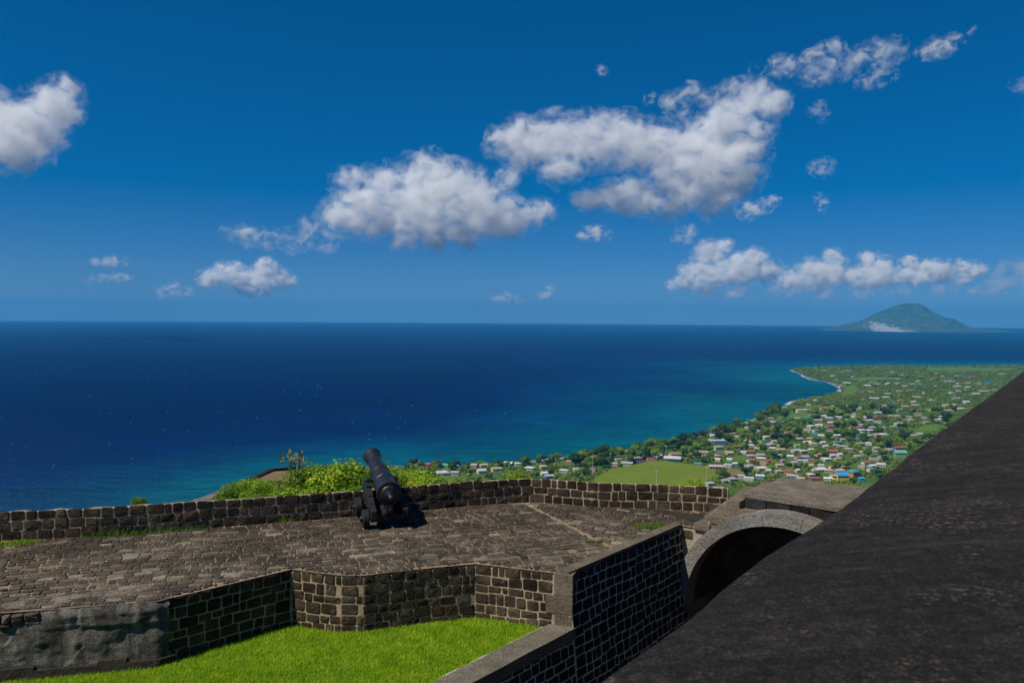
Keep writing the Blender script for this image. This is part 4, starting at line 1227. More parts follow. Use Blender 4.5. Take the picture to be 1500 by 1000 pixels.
def road(pxs, w, label):
    pts = [ground_pt(x, y) for x, y in pxs]
    m_ = MB()
    for a, b_ in zip(pts[:-1], pts[1:]):
        L = (b_ - a).length; n = max(1, int(L / 20))
        dn = (v2(b_) - v2(a)).normalized(); nn = Vector((-dn.y, dn.x)) * w / 2
        for k in range(n):
            p, q = a.lerp(b_, k / n), a.lerp(b_, (k + 1) / n)
            c = [v2(p) - nn, v2(q) - nn, v2(q) + nn, v2(p) + nn]
            zs_ = [float(terrain_z(np.array([v.x]), np.array([v.y]))[0]) for v in c]
            m_.add([(v.x, v.y, z - .5) for v, z in zip(c, zs_)] + [(v.x, v.y, z + .9) for v, z in zip(c, zs_)], [(4, 5, 6, 7), (0, 1, 5, 4), (2, 3, 7, 6)])
    tag(m_.build('road', M['road']), label, 'road', kind='structure')
    return [(p.x, p.y) for p in pts]
roads = [road([(1188, 675), (1197, 660), (1195, 648), (1185, 636)], 7, 'pale lane running up between the houses in the town centre'),
         road([(1330, 650), (1352, 640), (1385, 628), (1420, 612)], 7, 'pale road near the black slope at the right'),
         road([(990, 673), (1030, 668), (1075, 660), (1120, 650), (1165, 640)], 6, 'long street running through the houses behind the field')]

# ------------------------------------------------------------------ houses
PAINT = {'white': (0.60, 0.575, 0.53), 'cream': (0.62, 0.53, 0.38), 'pink': (0.58, 0.30, 0.28), 'peach': (0.62, 0.38, 0.24), 'yellow': (0.66, 0.48, 0.10), 'orange': (0.58, 0.22, 0.06), 'red': (0.45, 0.06, 0.05),
         'blue': (0.09, 0.19, 0.42), 'turquoise': (0.16, 0.38, 0.38), 'green': (0.17, 0.33, 0.23), 'purple': (0.38, 0.14, 0.36), 'grey': (0.34, 0.33, 0.32), 'tan': (0.42, 0.33, 0.22)}
ROOF = {'white': (0.58, 0.565, 0.55), 'grey': (0.36, 0.355, 0.36), 'red': (0.34, 0.10, 0.075), 'rust': (0.36, 0.17, 0.10), 'tan': (0.40, 0.33, 0.25), 'blue': (0.05, 0.27, 0.55), 'teal': (0.06, 0.26, 0.24), 'crimson': (0.34, 0.07, 0.09), 'green': (0.14, 0.36, 0.22), 'silver': (0.50, 0.50, 0.52)}
PM = {k: simple_mat('paint_' + k, v, 0.8, 0.12, 0.7, 0.0) for k, v in PAINT.items()}
RM = {k: simple_mat('roofing_' + k, v, 0.6, 0.22, 0.8, 0.0) for k, v in ROOF.items()}
def house_shape(shape):
    w = MB(); r = MB()
    if shape == 'flat':
        w.box(-.5, .5, -.5, .5, -1.0, 1.0); r.box(-.54, .54, -.54, .54, 1.003, 1.07)
    elif shape == 'gabled':
        w.add([(-.5, -.5, -1), (.5, -.5, -1), (.5, .5, -1), (-.5, .5, -1), (-.5, -.5, 1), (.5, -.5, 1), (.5, .5, 1), (-.5, .5, 1), (-.5, 0, 1.42), (.5, 0, 1.42)],
              [(0, 1, 5, 4), (2, 3, 7, 6), (1, 2, 6, 9, 5), (3, 0, 4, 8, 7)])
        t = .06
        r.add([(-.56, -.58, .955), (.56, -.58, .955), (.56, 0, 1.45), (-.56, 0, 1.45), (-.56, .58, .955), (.56, .58, .955), (-.56, -.58, .955 + t), (.56, -.58, .955 + t), (.56, 0, 1.45 + t), (-.56, 0, 1.45 + t), (-.56, .58, .955 + t), (.56, .58, .955 + t)],
              [(6, 7, 8, 9), (9, 8, 11, 10), (0, 3, 2, 1), (3, 4, 5, 2), (0, 1, 7, 6), (5, 4, 10, 11), (1, 2, 8, 7), (2, 5, 11, 8), (3, 0, 6, 9), (4, 3, 9, 10)])
    else:  # hipped
        w.box(-.5, .5, -.5, .5, -1.0, 1.0)
        r.add([(-.58, -.6, .97), (.58, -.6, .97), (.58, .6, .97), (-.58, .6, .97), (-.58, -.6, 1.04), (.58, -.6, 1.04), (.58, .6, 1.04), (-.58, .6, 1.04), (-.22, 0, 1.48), (.22, 0, 1.48)],
              [(0, 1, 5, 4), (1, 2, 6, 5), (2, 3, 7, 6), (3, 0, 4, 7), (4, 5, 9, 8), (5, 6, 9), (6, 7, 8, 9), (7, 4, 8), (3, 2, 1, 0)])
    return w, r
HM = {}
def house_meshes(shape, wc, rc):
    k = (shape, wc, rc)
    if k not in HM:
        w, r = house_shape(shape)
        wm = mesh('house_wall', w.v, w.f); wm.materials.append(PM[wc])
        rm = mesh('house_roof', r.v, r.f); rm.materials.append(RM[rc])
        HM[k] = (wm, rm)
    return HM[k]
wb = MB(); wb.box(-.5, .5, -.06, .06, -.5, .5)
WIN = mesh('window', wb.v, wb.f); WIN.materials.append(M['glass'])
DOOR = mesh('door', wb.v, wb.f); DOOR.materials.append(M['door'])
houses = []      # dicts
def add_house(px, py, wpx, wc, rc, shape=None, storeys=1, aspect=None, special=None, rz=None):
    g = ground_pt(px, py)
    d = g.y
    wd = max(5.5, wpx * .84 * d / F)
    shape = shape or random.choice(['gabled', 'gabled', 'hipped', 'hipped', 'flat'])
    dp = wd * (aspect or random.uniform(.6, .95))
    rz = rz if rz is not None else random.choice([-.35, -.2, .1, .25, .4]) + random.uniform(-.12, .12)
    h = 4.0 * storeys
    houses.append(dict(px=px, py=py, g=g, w=wd, dp=dp, h=h, wc=wc, rc=rc, shape=shape, rz=rz, special=special, st=storeys, wpx=wpx))
H = add_house
spec = '''608 678 13 pink rust;626 683 12 red rust;651 684 16 cream green;618 695 20 white grey;645 695 26 white silver;666 695 12 white grey;705 692 14 white silver;727 689 18 cream tan;695 684 11 tan tan;708 684 13 cream tan;745 681 14 white white;758 682 9 white white;776 688 15 white silver;796 686 12 peach tan;797 696 11 white white;804 700 16 blue grey;826 692 14 white silver;833 679 9 tan tan;844 690 10 white grey;868 690 11 pink rust;919 681 18 cream grey;906 675 12 cream tan;901 682 9 pink grey;962 669 18 white white;953 674 13 pink red;990 667 22 cream rust;985 673 26 white white;1016 668 15 cream tan;1030 665 15 tan tan;1051 657 20 white tan;1067 665 13 cream tan;1078 656 13 purple red;1066 684 12 white grey;1078 682 12 blue white;1040 711 14 white grey;1097 703 16 white white;1113 700 14 turquoise silver;1113 669 14 pink tan;1073 637 14 cream tan;1044 640 11 white white;1055 639 11 peach tan;1097 642 14 pink red;1104 647 13 white rust;1117 648 14 cream teal;1133 638 11 yellow crimson;1155 635 14 white red;1137 626 14 peach tan;1188 626 12 white white;1215 626 13 turquoise red;1099 664 14 blue red;1077 656 10 purple tan;1120 654 15 white grey;1132 659 11 white silver;1143 661 14 cream tan;1163 662 18 white grey;1176 663 13 grey silver;1189 661 11 white white;1219 663 18 purple red;1200 668 14 peach rust;1115 674 14 yellow white;1127 677 9 red rust;1100 670 13 cream tan;1068 666 13 tan tan;1048 670 15 tan tan;1147 677 9 purple grey;1176 677 16 white silver;1141 684 13 peach tan;1115 688 19 pink white;1155 693 14 peach red;1141 693 12 white tan;1129 699 10 red tan;1161 700 18 turquoise grey;1193 703 16 red rust;1213 704 14 cream white;1200 690 20 white white;1214 692 13 cream tan;1229 692 14 tan tan;1060 707 12 grey tan;1072 704 14 cream grey;1086 700 12 white tan;1100 655 11 cream white;1088 648 10 white grey;1062 646 10 white silver;1277 685 12 yellow white;1290 683 14 white silver;1300 661 13 pink tan;1260 652 12 white grey;1245 645 14 blue red;1258 641 10 turquoise blue;1272 640 14 white grey;1225 650 14 white teal;1236 656 12 white white;1182 650 12 cream white;1172 645 12 tan tan;1225 640 13 red silver;1240 634 10 cream tan;1275 628 14 white grey;1262 632 12 white silver;1230 620 14 cream silver;1245 617 16 white tan;1262 618 13 grey tan;1215 614 12 turquoise white;1258 628 10 pink red;1292 628 12 white silver;1316 622 12 white tan;1330 612 11 cream grey;1372 616 12 white silver;1378 612 14 white tan;1338 640 13 grey tan;1352 638 18 white grey;1390 603 14 turquoise tan;1405 600 13 cream silver;1325 597 13 white grey;1340 595 12 pink tan;1305 592 12 white blue;1318 588 10 yellow rust;1298 596 11 white white;1342 583 12 peach tan;1365 588 9 turquoise white;1385 594 10 white tan;1400 585 12 white grey;1280 585 14 grey silver;1298 578 12 peach tan;1316 574 10 white tan;1334 573 12 white grey;1240 562 12 white silver;1233 566 10 cream tan;1290 556 16 peach rust;1310 556 14 grey tan;1346 552 9 white tan;1440 574 14 cream tan;1455 572 12 white grey;1445 562 10 turquoise blue;1428 578 13 peach silver;1460 565 10 pink tan;1415 590 10 white white;1270 600 12 cream tan;1285 606 12 white silver;1222 597 10 white grey;1238 601 12 tan rust;1250 609 14 white grey;1305 611 10 white tan;1344 608 12 white rust'''
for row in spec.split(';'):
    a = row.split(); H(float(a[0]), float(a[1]), float(a[2]), a[3], a[4])
# the ones that stand out
H(933, 677, 15, 'purple', 'tan', 'flat', 2, .8, 'two storey magenta house with flat pale roof left of the playing field', .3)
H(1053, 651, 21, 'blue', 'white', 'flat', 2, .5, 'two storey blue house with white bands and pale roof by the shore', .15)
H(1022, 682, 12, 'green', 'teal', 'gabled', 1, .6, 'low green shed behind the far corner of the playing field', -.3)
H(1054, 718, 16, 'turquoise', 'tan', 'hipped', 1, .8, 'turquoise house with tan roof just above the parapet end', .2)
H(1232, 703, 20, 'yellow', 'blue', 'gabled', 2, .8, 'ochre house with bright blue roof above the bridge slab', .1)
H(1250, 698, 15, 'orange', 'teal', 'hipped', 2, .9, 'orange house with dark teal roof beside the blue roofed house', .4)
H(1261, 704, 9, 'blue', 'blue', 'gabled', 1, .8, 'small blue hut right of the orange house with teal roof', .1)
H(1318, 669, 18, 'green', 'green', 'gabled', 2, .7, 'pale green house with green gabled roof against the black slope', -.1)
H(1315, 658, 17, 'blue', 'crimson', 'gabled', 1, .7, 'blue house with crimson roof against the black slope', .2)
H(1258, 616, 22, 'white', 'grey', 'gabled', 2, .6, 'large white church like building with grey gabled roof in mid town', -.5)
H(1128, 620, 20, 'cream', 'grey', 'gabled', 1, .9, 'large grey roofed building near the wooded shore', .7)
H(1388, 559, 24, 'white', 'silver', 'flat', 1, .3, 'long low white building far inland', .1)
# scatter to fill the town
taken = [(h['px'], h['py']) for h in houses]
tries = 0
wcs = ['white'] * 8 + ['cream'] * 5 + ['pink', 'peach', 'peach', 'yellow', 'turquoise', 'blue', 'tan', 'tan', 'grey', 'green', 'orange']
rcs = ['white'] * 4 + ['silver'] * 4 + ['grey'] * 5 + ['tan'] * 5 + ['red', 'rust', 'red', 'teal', 'blue', 'green']
while len(houses) < 296 and tries < 6000:
    tries += 1
    if random.random() < .55: px, py = random.uniform(1040, 1290), random.uniform(612, 705)
    elif random.random() < .7: px, py = random.uniform(1180, 1440), random.uniform(552, 640)
    else: px, py = random.uniform(1170, 1480), random.uniform(543, 575)
    if px > 1500 - (py - 541) * 1.41 - 12: continue
    if 868 < px < 1092 and 676 < py < 724: continue
    if any(abs(px - a) < 9 and abs(py - b_) < 4.2 for a, b_ in taken): continue
    g = ground_pt(px, py)
    if coast_sd(np.array([g.x]), np.array([g.y]))[0] < 30: continue
    if any(inside(f_, g.x, g.y) for f_ in fields): continue
    H(px, py, random.uniform(8, 14) if py > 600 else random.uniform(6, 11), random.choice(wcs), random.choice(rcs))
    taken.append((px, py))

def zone(h):
    x, y = h['px'], h['py']
    if x < 860: return 'left of the playing field'
    if x < 1092 and y > 645 and not (x > 1040 and y > 699): return 'behind the playing field'
    if y > 680: return 'above the bridge slab'
    if x < 1150 and y <= 660: return 'near the wooded shore'
    if y < 575: return 'towards the headland'
    if y < 612: return 'beyond the school'
    if x < 1230: return 'in mid town'
    return 'by the black slope'
ORD = ['first', 'second', 'third', 'fourth', 'fifth', 'sixth', 'seventh', 'eighth', 'ninth', 'tenth', 'eleventh', 'twelfth']
from collections import defaultdict
cnt = defaultdict(list)
for h in houses:
    if not h['special']:
        h['base'] = '%s house with %s %s roof' % (h['wc'], h['rc'], h['shape']); h['zone'] = zone(h)
        cnt[(h['base'], h['zone'])].append(h)
for (base, zn), hs_ in cnt.items():
    hs_.sort(key=lambda h: h['px'])
    for i, h in enumerate(hs_):
        h['label'] = base + ' ' + zn if len(hs_) == 1 else '%s, %s from left, %s' % (base, ORD[i], zn)
hxy = []
for h in houses:
    e = empty('house', h['g'] - Vector((0, 0, 0.2)), h['rz'])
    wm, rm = house_meshes(h['shape'], h['wc'], h['rc'])
    for nm, me in (('wall', wm), ('roof', rm)):
        o = link(nm, me, None, e); o.scale = (h['w'], h['dp'], h['h'])
    hxy.append((h['g'].x, h['g'].y, max(h['w'], h['dp']) * .5))
    if h['wpx'] * 1.0 >= 10:
        nwin = 3 if h['w'] < 16 else 4
        for st in range(h['st']):
            for k in range(nwin):
                isd = (st == 0 and k == 1)
                x = (-.5 + (k + .5) / nwin) * h['w']
                o = link('door' if isd else 'window', DOOR if isd else WIN, None, e, (x, -h['dp'] / 2 - .02, 3.3 * st + (1.25 if isd else 1.75)))
                o.scale = (1.3, 1, 2.5) if isd else (1.5, 1, 1.4)
            o = link('window', WIN, None, e, (-h['w'] / 2 - .02, 0, 3.3 * st + 1.75)); o.scale = (1.4, 1, 1.4); o.rotation_euler = (0, 0, R(90))
    tag(e, h['special'] or h['label'], 'house', 'houses of the coastal town')

# long school by the headland
def long_building(px, py, wpx, label, wc, rc, cat, nwin, h=6.0, rz=0.0, open_front=False, dp=12):
    g = ground_pt(px, py); wd = wpx * g.y / F
    e = empty('school' if cat == 'school' else cat.replace(' ', '_'), g - Vector((0, 0, .2)), rz)
    m_ = MB(); r_ = MB()
    if open_front:
        m_.box(-wd / 2, wd / 2, 1.5, dp / 2, 0, h)
        m_.build('wall', PM[wc], e)
        n = nwin
        for k in range(n):
            x = -wd / 2 + .5 + (wd - 1) * k / (n - 1)
            c = MB(); c.box(x - .28, x + .28, -dp / 2, -dp / 2 + .56, 0, h); c.build('column', PM['white'], e)
    else:
        m_.box(-wd / 2, wd / 2, -dp / 2, dp / 2, -1, h); m_.build('wall', PM[wc], e)
        for fl_ in range(2):
            for k in range(nwin):
                o = link('window', WIN, None, e, (-wd / 2 + wd * (k + .5) / nwin, -dp / 2 - .03, 1.8 + fl_ * h / 2)); o.scale = (wd / nwin * .55, 1.5, h * .25)
    r_.hexa([(-wd / 2 - .8, -dp / 2 - .9, h), (wd / 2 + .8, -dp / 2 - .9, h), (wd / 2 + .8, dp / 2 + .9, h), (-wd / 2 - .8, dp / 2 + .9, h), (-wd / 2 + 1, -.3, h + 2.6), (wd / 2 - 1, -.3, h + 2.6), (wd / 2 - 1, .3, h + 2.6), (-wd / 2 + 1, .3, h + 2.6)])
    r_.build('roof', RM[rc], e)
    tag(e, label, cat)
    hxy.append((g.x, g.y, wd * .5))
long_building(1183, 604, 34, 'long cream two storey school with rows of windows by the headland', 'cream', 'tan', 'school', 14, 7.0, .12)
long_building(1211, 601.5, 20, 'cream school wing with red roof right of the long school', 'cream', 'red', 'school', 7, 7.5, .1)
long_building(1050, 687, 23, 'tan roofed pavilion with white columns facing the playing field', 'tan', 'tan', 'pavilion', 6, 5.0, -.12, True, 11)

# floodlight poles round the field
for i, (px, py, top, lab) in enumerate([(868, 699, 669, 'floodlight pole at the left corner of the playing field'), (917, 681, 660, 'floodlight pole among the trees behind the magenta house'),
                        (975.5, 677, 653, 'tallest floodlight pole at the far edge of the field'), (961.5, 712, 690, 'floodlight pole on the near side of the field'),
                        (1035, 707, 684, 'floodlight pole at the near right corner of the field'), (894, 676, 664, 'small light pole beside the shore trees'), (961, 676.5, 668, 'short light pole left of the tallest pole')]):
    g = ground_pt(px, py); hgt = (py - top) * g.y / F
    e = empty('floodlight_pole', g)
    m_ = MB(); m_.tube((0, 0, 0), (0, 0, hgt), .42, .26, 8); m_.build('pole', M['pole'], e)
    m_ = MB(); m_.box(-2.2, 2.2, -.25, .25, hgt - .1, hgt + .3); fr = m_.build('crossbar', M['pole'], e)
    for k in range(4):
        m_ = MB(); m_.box(-2.1 + k * 1.1, -1.2 + k * 1.1, -.6, -.27, hgt - .3, hgt + .8); m_.build('lamp', PM['white'], fr)
    tag(e, lab, 'light pole', 'floodlights round the playing field')

# ------------------------------------------------------------------ trees of the plain
tree_protos = []
for k in range(6):
    lb = rand_lobes(6 + k % 3, 1.0, .62 if k < 4 else .8, .95 if k < 4 else 1.15, RNG, 0.55)
    V_, F_ = crown_mesh('crown', 950, lb, 0.095, RNG)
    me = fastmesh('tree_crown', V_, F_); me.materials.append(M['tree_leaf'])
    m_ = MB(); m_.tube((0, 0, -.35), (0.03, 0, .55), .09, .06, 7)
    for (x, y, z, *_q) in lb[:4]: m_.tube((0.03, 0, .5), (x * .8, y * .8, z), .05, .02, 5)
    tm = mesh('tree_trunk', m_.v, m_.f); tm.materials.append(M['bark'])
    tree_protos.append((me, tm))
HX = np.array(hxy)
def free_of_houses(x, y, f=1.0, margin=2.0):
    return (np.hypot(HX[:, 0] - x, HX[:, 1] - y) > HX[:, 2] * f + margin).all()
cand = []
def try_tree(px, py, rpx=None, strict=True):
    g = ground_pt(px, py)
    if coast_sd(np.array([g.x]), np.array([g.y]))[0] < 4: return
    if strict and any(inside(f_, g.x, g.y) for f_ in fields): return
    r = (rpx * g.y / F) if rpx else random.uniform(3.2, 6.5)
    if strict and not free_of_houses(g.x, g.y, .8, r * .45): return
    # keep the view to a house that stands right behind it
    for h in houses:
        if g.y < h['g'].y < g.y + 60 and abs(px - h['px']) < h['wpx'] * .5 and r > 3.6 and random.random() < .8: return
    for (a, b_, c, *_q) in cand:
        if math.hypot(a - g.x, b_ - g.y) < (c + r) * .42: return
    cand.append((g.x, g.y, r, g.z, px, py))
# the ones that stand out
for px, py, r in [(960, 672, 8), (862, 671, 10), (855, 674, 9), (885, 668, 10), (878, 672, 9), (898, 671, 8), (868, 681, 12), (845, 684, 11), (880, 685, 10), (1055, 702, 9), (1049, 704, 7), (1064, 703, 7), (1099, 694, 10), (1092, 697, 8),
                  (1194, 613, 12), (1210, 612, 12), (1222, 610, 9), (1128, 609, 7), (1125, 613, 8), (1150, 616, 9), (1186, 606, 5), (929, 668, 8), (940, 664, 9), (955, 660, 9), (970, 657, 10), (985, 655, 10), (1000, 652, 10), (1012, 650, 9), (925, 673, 8), (945, 670, 9), (1000, 660, 10), (1015, 657, 9), (935, 673, 8)]:
    try_tree(px, py, r, False)
for i in range(len(coast_px) - 1):      # a fringe of trees on the shore
    (x0, y0), (x1, y1) = coast_px[i], coast_px[i + 1]
    if x0 < 590 or x0 > 1165 or y0 < 600: continue
    n = int(abs(x1 - x0) / 5.5) + 1
    for k in range(n):
        t = random.random()
        try_tree(x0 + (x1 - x0) * t + random.uniform(0, 4), y0 + (y1 - y0) * t + random.uniform(1.0, 3.8), random.uniform(4, 7.5))
tries = 0
while len(cand) < 420 and tries < 9000:
    tries += 1
    q = random.random()
    if q < .13: try_tree(random.uniform(590, 870), random.uniform(680, 704), random.uniform(4, 7.5))
    elif q < .34: try_tree(random.uniform(870, 1060), random.uniform(652, 684), random.uniform(4.5, 8))
    elif q < .62: try_tree(random.uniform(1060, 1300), random.uniform(630, 708), random.uniform(4, 8))
    else: try_tree(random.uniform(1040, 1400), random.uniform(600, 650), random.uniform(4, 8))
cand.sort(key=lambda c: -c[2] / c[1])
def near_house(x, y):
    d = np.hypot(HX[:len(houses), 0] - x, HX[:len(houses), 1] - y); i = int(d.argmin()); return houses[i], d[i]
tl = defaultdict(list)
for i, (x, y, r, z, px, py) in enumerate(cand[:300]):
    cm, tm = tree_protos[i % 6]
    e = empty('broadleaf_tree', (x, y, z), random.uniform(0, 6.28))
    sc = r
    e.scale = (sc * random.uniform(.9, 1.15), sc * random.uniform(.9, 1.15), sc * random.uniform(.85, 1.25))
    link('crown', cm, None, e); link('trunk', tm, None, e)
    h, d = near_house(x, y)
    hx = h['px'] - px
    sidew = ('left of' if hx > 5 else 'right of' if hx < -5 else 'behind' if y > h['g'].y else 'in front of')
    dist = 'just' if d < 22 else 'somewhat' if d < 60 else 'well'
    kind = 'low round' if i % 6 < 4 else 'tall round'
    lab = '%s tree %s %s %s house with %s roof' % (kind, dist, sidew, h['wc'], h['rc'])
    tl[lab].append((px, e))
for lab, es in tl.items():
    es.sort(key=lambda q: q[0])
    for k, (_, e) in enumerate(es):
        full = lab if len(es) == 1 else '%s, %s from left' % (lab, ORD[k] if k < 12 else 'last')
        tag(e, full, 'tree', 'trees standing among the houses')
rest = list(cand[300:])
# far woodland: everything smaller, as one mass
protos = []
for k in range(5):
    lb = rand_lobes(4, 1.0, .62, .75, RNG)
    protos.append(crown_mesh('w', 34, lb, 0.36, RNG, True))
pts = []
def fill(n, xr, yr, size, prob=1.0):
    PX = RNG.uniform(*xr, n); PY = RNG.uniform(*yr, n)
    # to the plain (z about 8)
    vz = np.array([list(ray(a, b_)) for a, b_ in zip(PX, PY)])
    t = (8 - CZ) / vz[:, 2]
    X, Y = vz[:, 0] * t, vz[:, 1] * t
    sd = coast_sd(X, Y)
    ok = (sd > 6) & (Y < 5200)
    for f_ in fields: ok &= ~pip(f_, X, Y)
    clump = np.array([mnoise.noise(Vector((a / 110, b_ / 110, 1.7))) + .6 * mnoise.noise(Vector((a / 34, b_ / 34, 7.7))) for a, b_ in zip(X, Y)])
    ok &= clump > (-0.28 if prob >= 1 else -0.22)
    X, Y = X[ok], Y[ok]
    d = np.ones(len(X), bool)
    for hx_, hy_, hr_ in hxy:
        d &= ~((np.abs(X - hx_) < hr_ * 1.0 + 1.5) & (Y > hy_ - hr_ - 22) & (Y < hy_ + hr_ + 1))
    X, Y = X[d], Y[d]
    Z = terrain_z(X, Y)
    for a, b_, c in zip(X, Y, Z): pts.append((a, b_, c, random.uniform(*size)))
fill(2100, (590, 1300), (640, 712), (2.6, 5.2), .8)
fill(5200, (1030, 1450), (585, 660), (2.5, 5.2), .8)
fill(7000, (1160, 1500), (545, 600), (3.0, 6.0))
fill(1500, (1300, 1800), (600, 720), (3.0, 6.0))      # the plain goes on behind the black parapet
fill(1600, (1440, 1900), (545, 600), (4.0, 7.0))
fill(5600, (1160, 1520), (534.5, 552), (3.5, 7.5))
for (x, y, r, z, *_q) in rest: pts.append((x, y, z, r))
VV, FF, off = [], [], 0
for i, (x, y, z, r) in enumerate(pts):
    V_, F_ = protos[i % 5]
    a = random.uniform(0, 6.28); ca_, sa_ = math.cos(a) * r, math.sin(a) * r
    W = np.stack([V_[:, 0] * ca_ - V_[:, 1] * sa_ + x, V_[:, 0] * sa_ + V_[:, 1] * ca_ + y, V_[:, 2] * r * random.uniform(.7, 1.3) + z - .2 * r], 1)
    VV.append(W); FF.append(F_ + off); off += len(V_)
wood = link('woodland', fastmesh('woodland', np.concatenate(VV), np.concatenate(FF)), M['wood_leaf'])
tag(wood, 'dense green trees and scrub covering the coastal plain', 'woodland', kind='stuff')

# ------------------------------------------------------------------ distant boats
for i, (px, py, lab) in enumerate([(1091, 479.5, 'leftmost of the three tiny white boats on the horizon'), (1117, 480, 'middle of the three tiny white boats on the horizon'), (1131, 480, 'rightmost of the three tiny white boats on the horizon')]):
    p = pix(px, py, 0)
    if p.y > 22000 or p.y < 0: p = pix(px, py + 2, 0)
    e = empty('sailing_boat', (p.x, p.y, 0), R(20 * i)); s = p.y / 1160 * .8
    m_ = MB(); m_.add([(-1.2, 0, 0), (-1, -.3, .5), (1.1, -.3, .5), (1.5, 0, .6), (1.1, .3, .5), (-1, .3, .5), (.8, 0, -.2)], [(0, 1, 2, 6), (2, 3, 6), (3, 4, 6), (4, 5, 0, 6), (0, 5, 4, 3, 2, 1)])
    o = m_.build('hull', M['boat'], e); o.scale = (s, s, s)
    m_ = MB(); m_.add([(-.7, 0, .55), (.2, .12, .55), (.2, 0, 2.6), (.3, 0, .55), (1.3, .1, .6), (.25, 0, 2.3)], [(0, 1, 2), (3, 4, 5)])
    o = m_.build('sail', M['boat'], e); o.scale = (s, s, s)
    tag(e, lab, 'boat', 'boats on the horizon')

# ------------------------------------------------------------------ haze: one even box of air over land and sea
HZ_TOP = 655.0
mh, nth, outh = new_mat('haze_air')
pv_ = nth.nodes.new('ShaderNodeVolumePrincipled')
pv_.inputs['Color'].default_value = (0.07, 0.47, 0.92, 1)
pv_.inputs['Density'].default_value = 4.6e-5
pv_.inputs['Anisotropy'].default_value = 0.0
nth.links.new(pv_.outputs[0], outh.inputs['Volume'])
m_ = MB(); m_.box(-30500, 30500, -30500, 30500, -10, HZ_TOP)
hz = m_.build('haze', mh)
tag(hz, 'thin blue sea haze over the whole view', 'haze', kind='stuff')

# ------------------------------------------------------------------ clouds: lumpy bodies of even vapour above the haze
def cloud(puffs, label, base_py, dens=1.0, flat=0.8, seed=0, lumps=11, alt=720.0, ragged=1.0):
    """nested hulls (thin veil, body, core) of even vapour, so that edges thin out"""
    rnd = random.Random(seed)
    cxm = sum(p[0] for p in puffs) / len(puffs)
    lev = 464.5 + (cxm - 750) * math.tan(ROLL)
    D = (alt - CZ) / ((lev - base_py) / F)
    rmean = sum(p[2] for p in puffs) / len(puffs) * D / F
    sph = []
    for (px, py, rp) in puffs:
        r = rp * 1.12 * D / F
        c = pix(px, py, d=D + rnd.uniform(-.8, .8) * r)
        sph.append((c, r, flat))
        for k in range(lumps):
            d = Vector((rnd.gauss(0, 1), rnd.gauss(0, 1), rnd.gauss(0.2, .8))).normalized()
            q = r * rnd.uniform(.25, .58)
            sph.append((c + Vector((d.x * r, d.y * r, d.z * r * flat)) * rnd.uniform(.7, 1.12), q, .9))
    e = None; total = 0
    hulls = (('veil', 1.75, .50, 1.5, .47, .74), ('body', 1.18, .85, 1.1, .43, .66), ('core', 0.86, .60, .9, .36, .62))
    if dens < .5: hulls = (('veil', 2.05, 1.2, 1.6, .48, .82), ('body', 1.25, 1.7, 1.4, .44, .80))
    for hi, (nm, grow, dk, dsp, n0, n1) in enumerate(hulls):
        bm = bmesh.new()
        for cc, q, fl_ in sph:
            if nm == 'core' and q < rmean * .33: continue
            m4 = Matrix.Translation(cc) @ Matrix.Diagonal((q * grow, q * grow, q * grow * fl_, 1))
            bmesh.ops.create_icosphere(bm, subdivisions=2, radius=1, matrix=m4)
        me = bpy.data.meshes.new('cloud'); bm.to_mesh(me); bm.free()
        o = bpy.data.objects.new(nm, me); COL.objects.link(o)
        rm = o.modifiers.new('union', 'REMESH'); rm.mode = 'VOXEL'; rm.voxel_size = max(rmean / (13 if nm == 'body' else 10), 1.3 * D / F)
        for k, (sz, st) in enumerate(((1.0, .50), (0.42, .38), (0.17, .20))):
            tx = bpy.data.textures.new('billow', 'CLOUDS'); tx.noise_scale = sz * rmean; tx.noise_depth = 4; tx.noise_basis = 'ORIGINAL_PERLIN'
            dm = o.modifiers.new('billow', 'DISPLACE'); dm.texture = tx; dm.texture_coords = 'GLOBAL'; dm.strength = st * rmean * dsp * ragged; dm.mid_level = 0.46
        dg = bpy.context.evaluated_depsgraph_get()
        em = bpy.data.meshes.new_from_object(o.evaluated_get(dg))
        o.modifiers.clear(); o.data = em
        co = np.empty(len(em.vertices) * 3, np.float32); em.vertices.foreach_get('co', co); co = co.reshape(-1, 3)
        co[:, 2] = np.where(co[:, 2] < HZ_TOP + 25, HZ_TOP + 25 + (co[:, 2] - HZ_TOP - 25) * .05, co[:, 2])
        if e is None:
            ctr = co.mean(0)
            e = empty('cloud', [float(v) for v in ctr]); tag(e, label, 'cloud', 'clouds in the blue sky')
        co -= ctr
        em.vertices.foreach_set('co', co.ravel()); em.update(); o.parent = e
        mt, ntc, outc = new_mat('cloud_vapour')
        vsn = ntc.nodes.new('ShaderNodeVolumeScatter'); vsn.inputs['Color'].default_value = (1, 1, 1, 1)
        vsn.inputs['Density'].default_value = dens * dk * 1.9 / rmean; vsn.inputs['Anisotropy'].default_value = 0.2
        if n0 is not None:      # vapour frays where the turbulence thins it out
            N = NT(ntc)
            nz = N.noise(N.mapping(N.pos(), (1, 1, 1.25)), (0.85 if dens >= .5 else 0.52) / rmean, 9, 0.66 if dens >= .5 else 0.54, 0.7)
            dn = N.n('ShaderNodeMapRange', interpolation_type='SMOOTHSTEP')
            dn.inputs['From Min'].default_value = n0; dn.inputs['From Max'].default_value = n1
            dn.inputs['To Min'].default_value = 0.0; dn.inputs['To Max'].default_value = dens * dk * 1.9 / rmean
            N.l(nz, dn.inputs['Value']); N.l(dn.outputs[0], vsn.inputs['Density'])
            mt.cycles.volume_step_rate = 0.4
        ntc.links.new(vsn.outputs[0], outc.inputs['Volume'])
        em.materials.clear(); em.materials.append(mt)
        total += len(em.polygons)
    return total
NP = 0
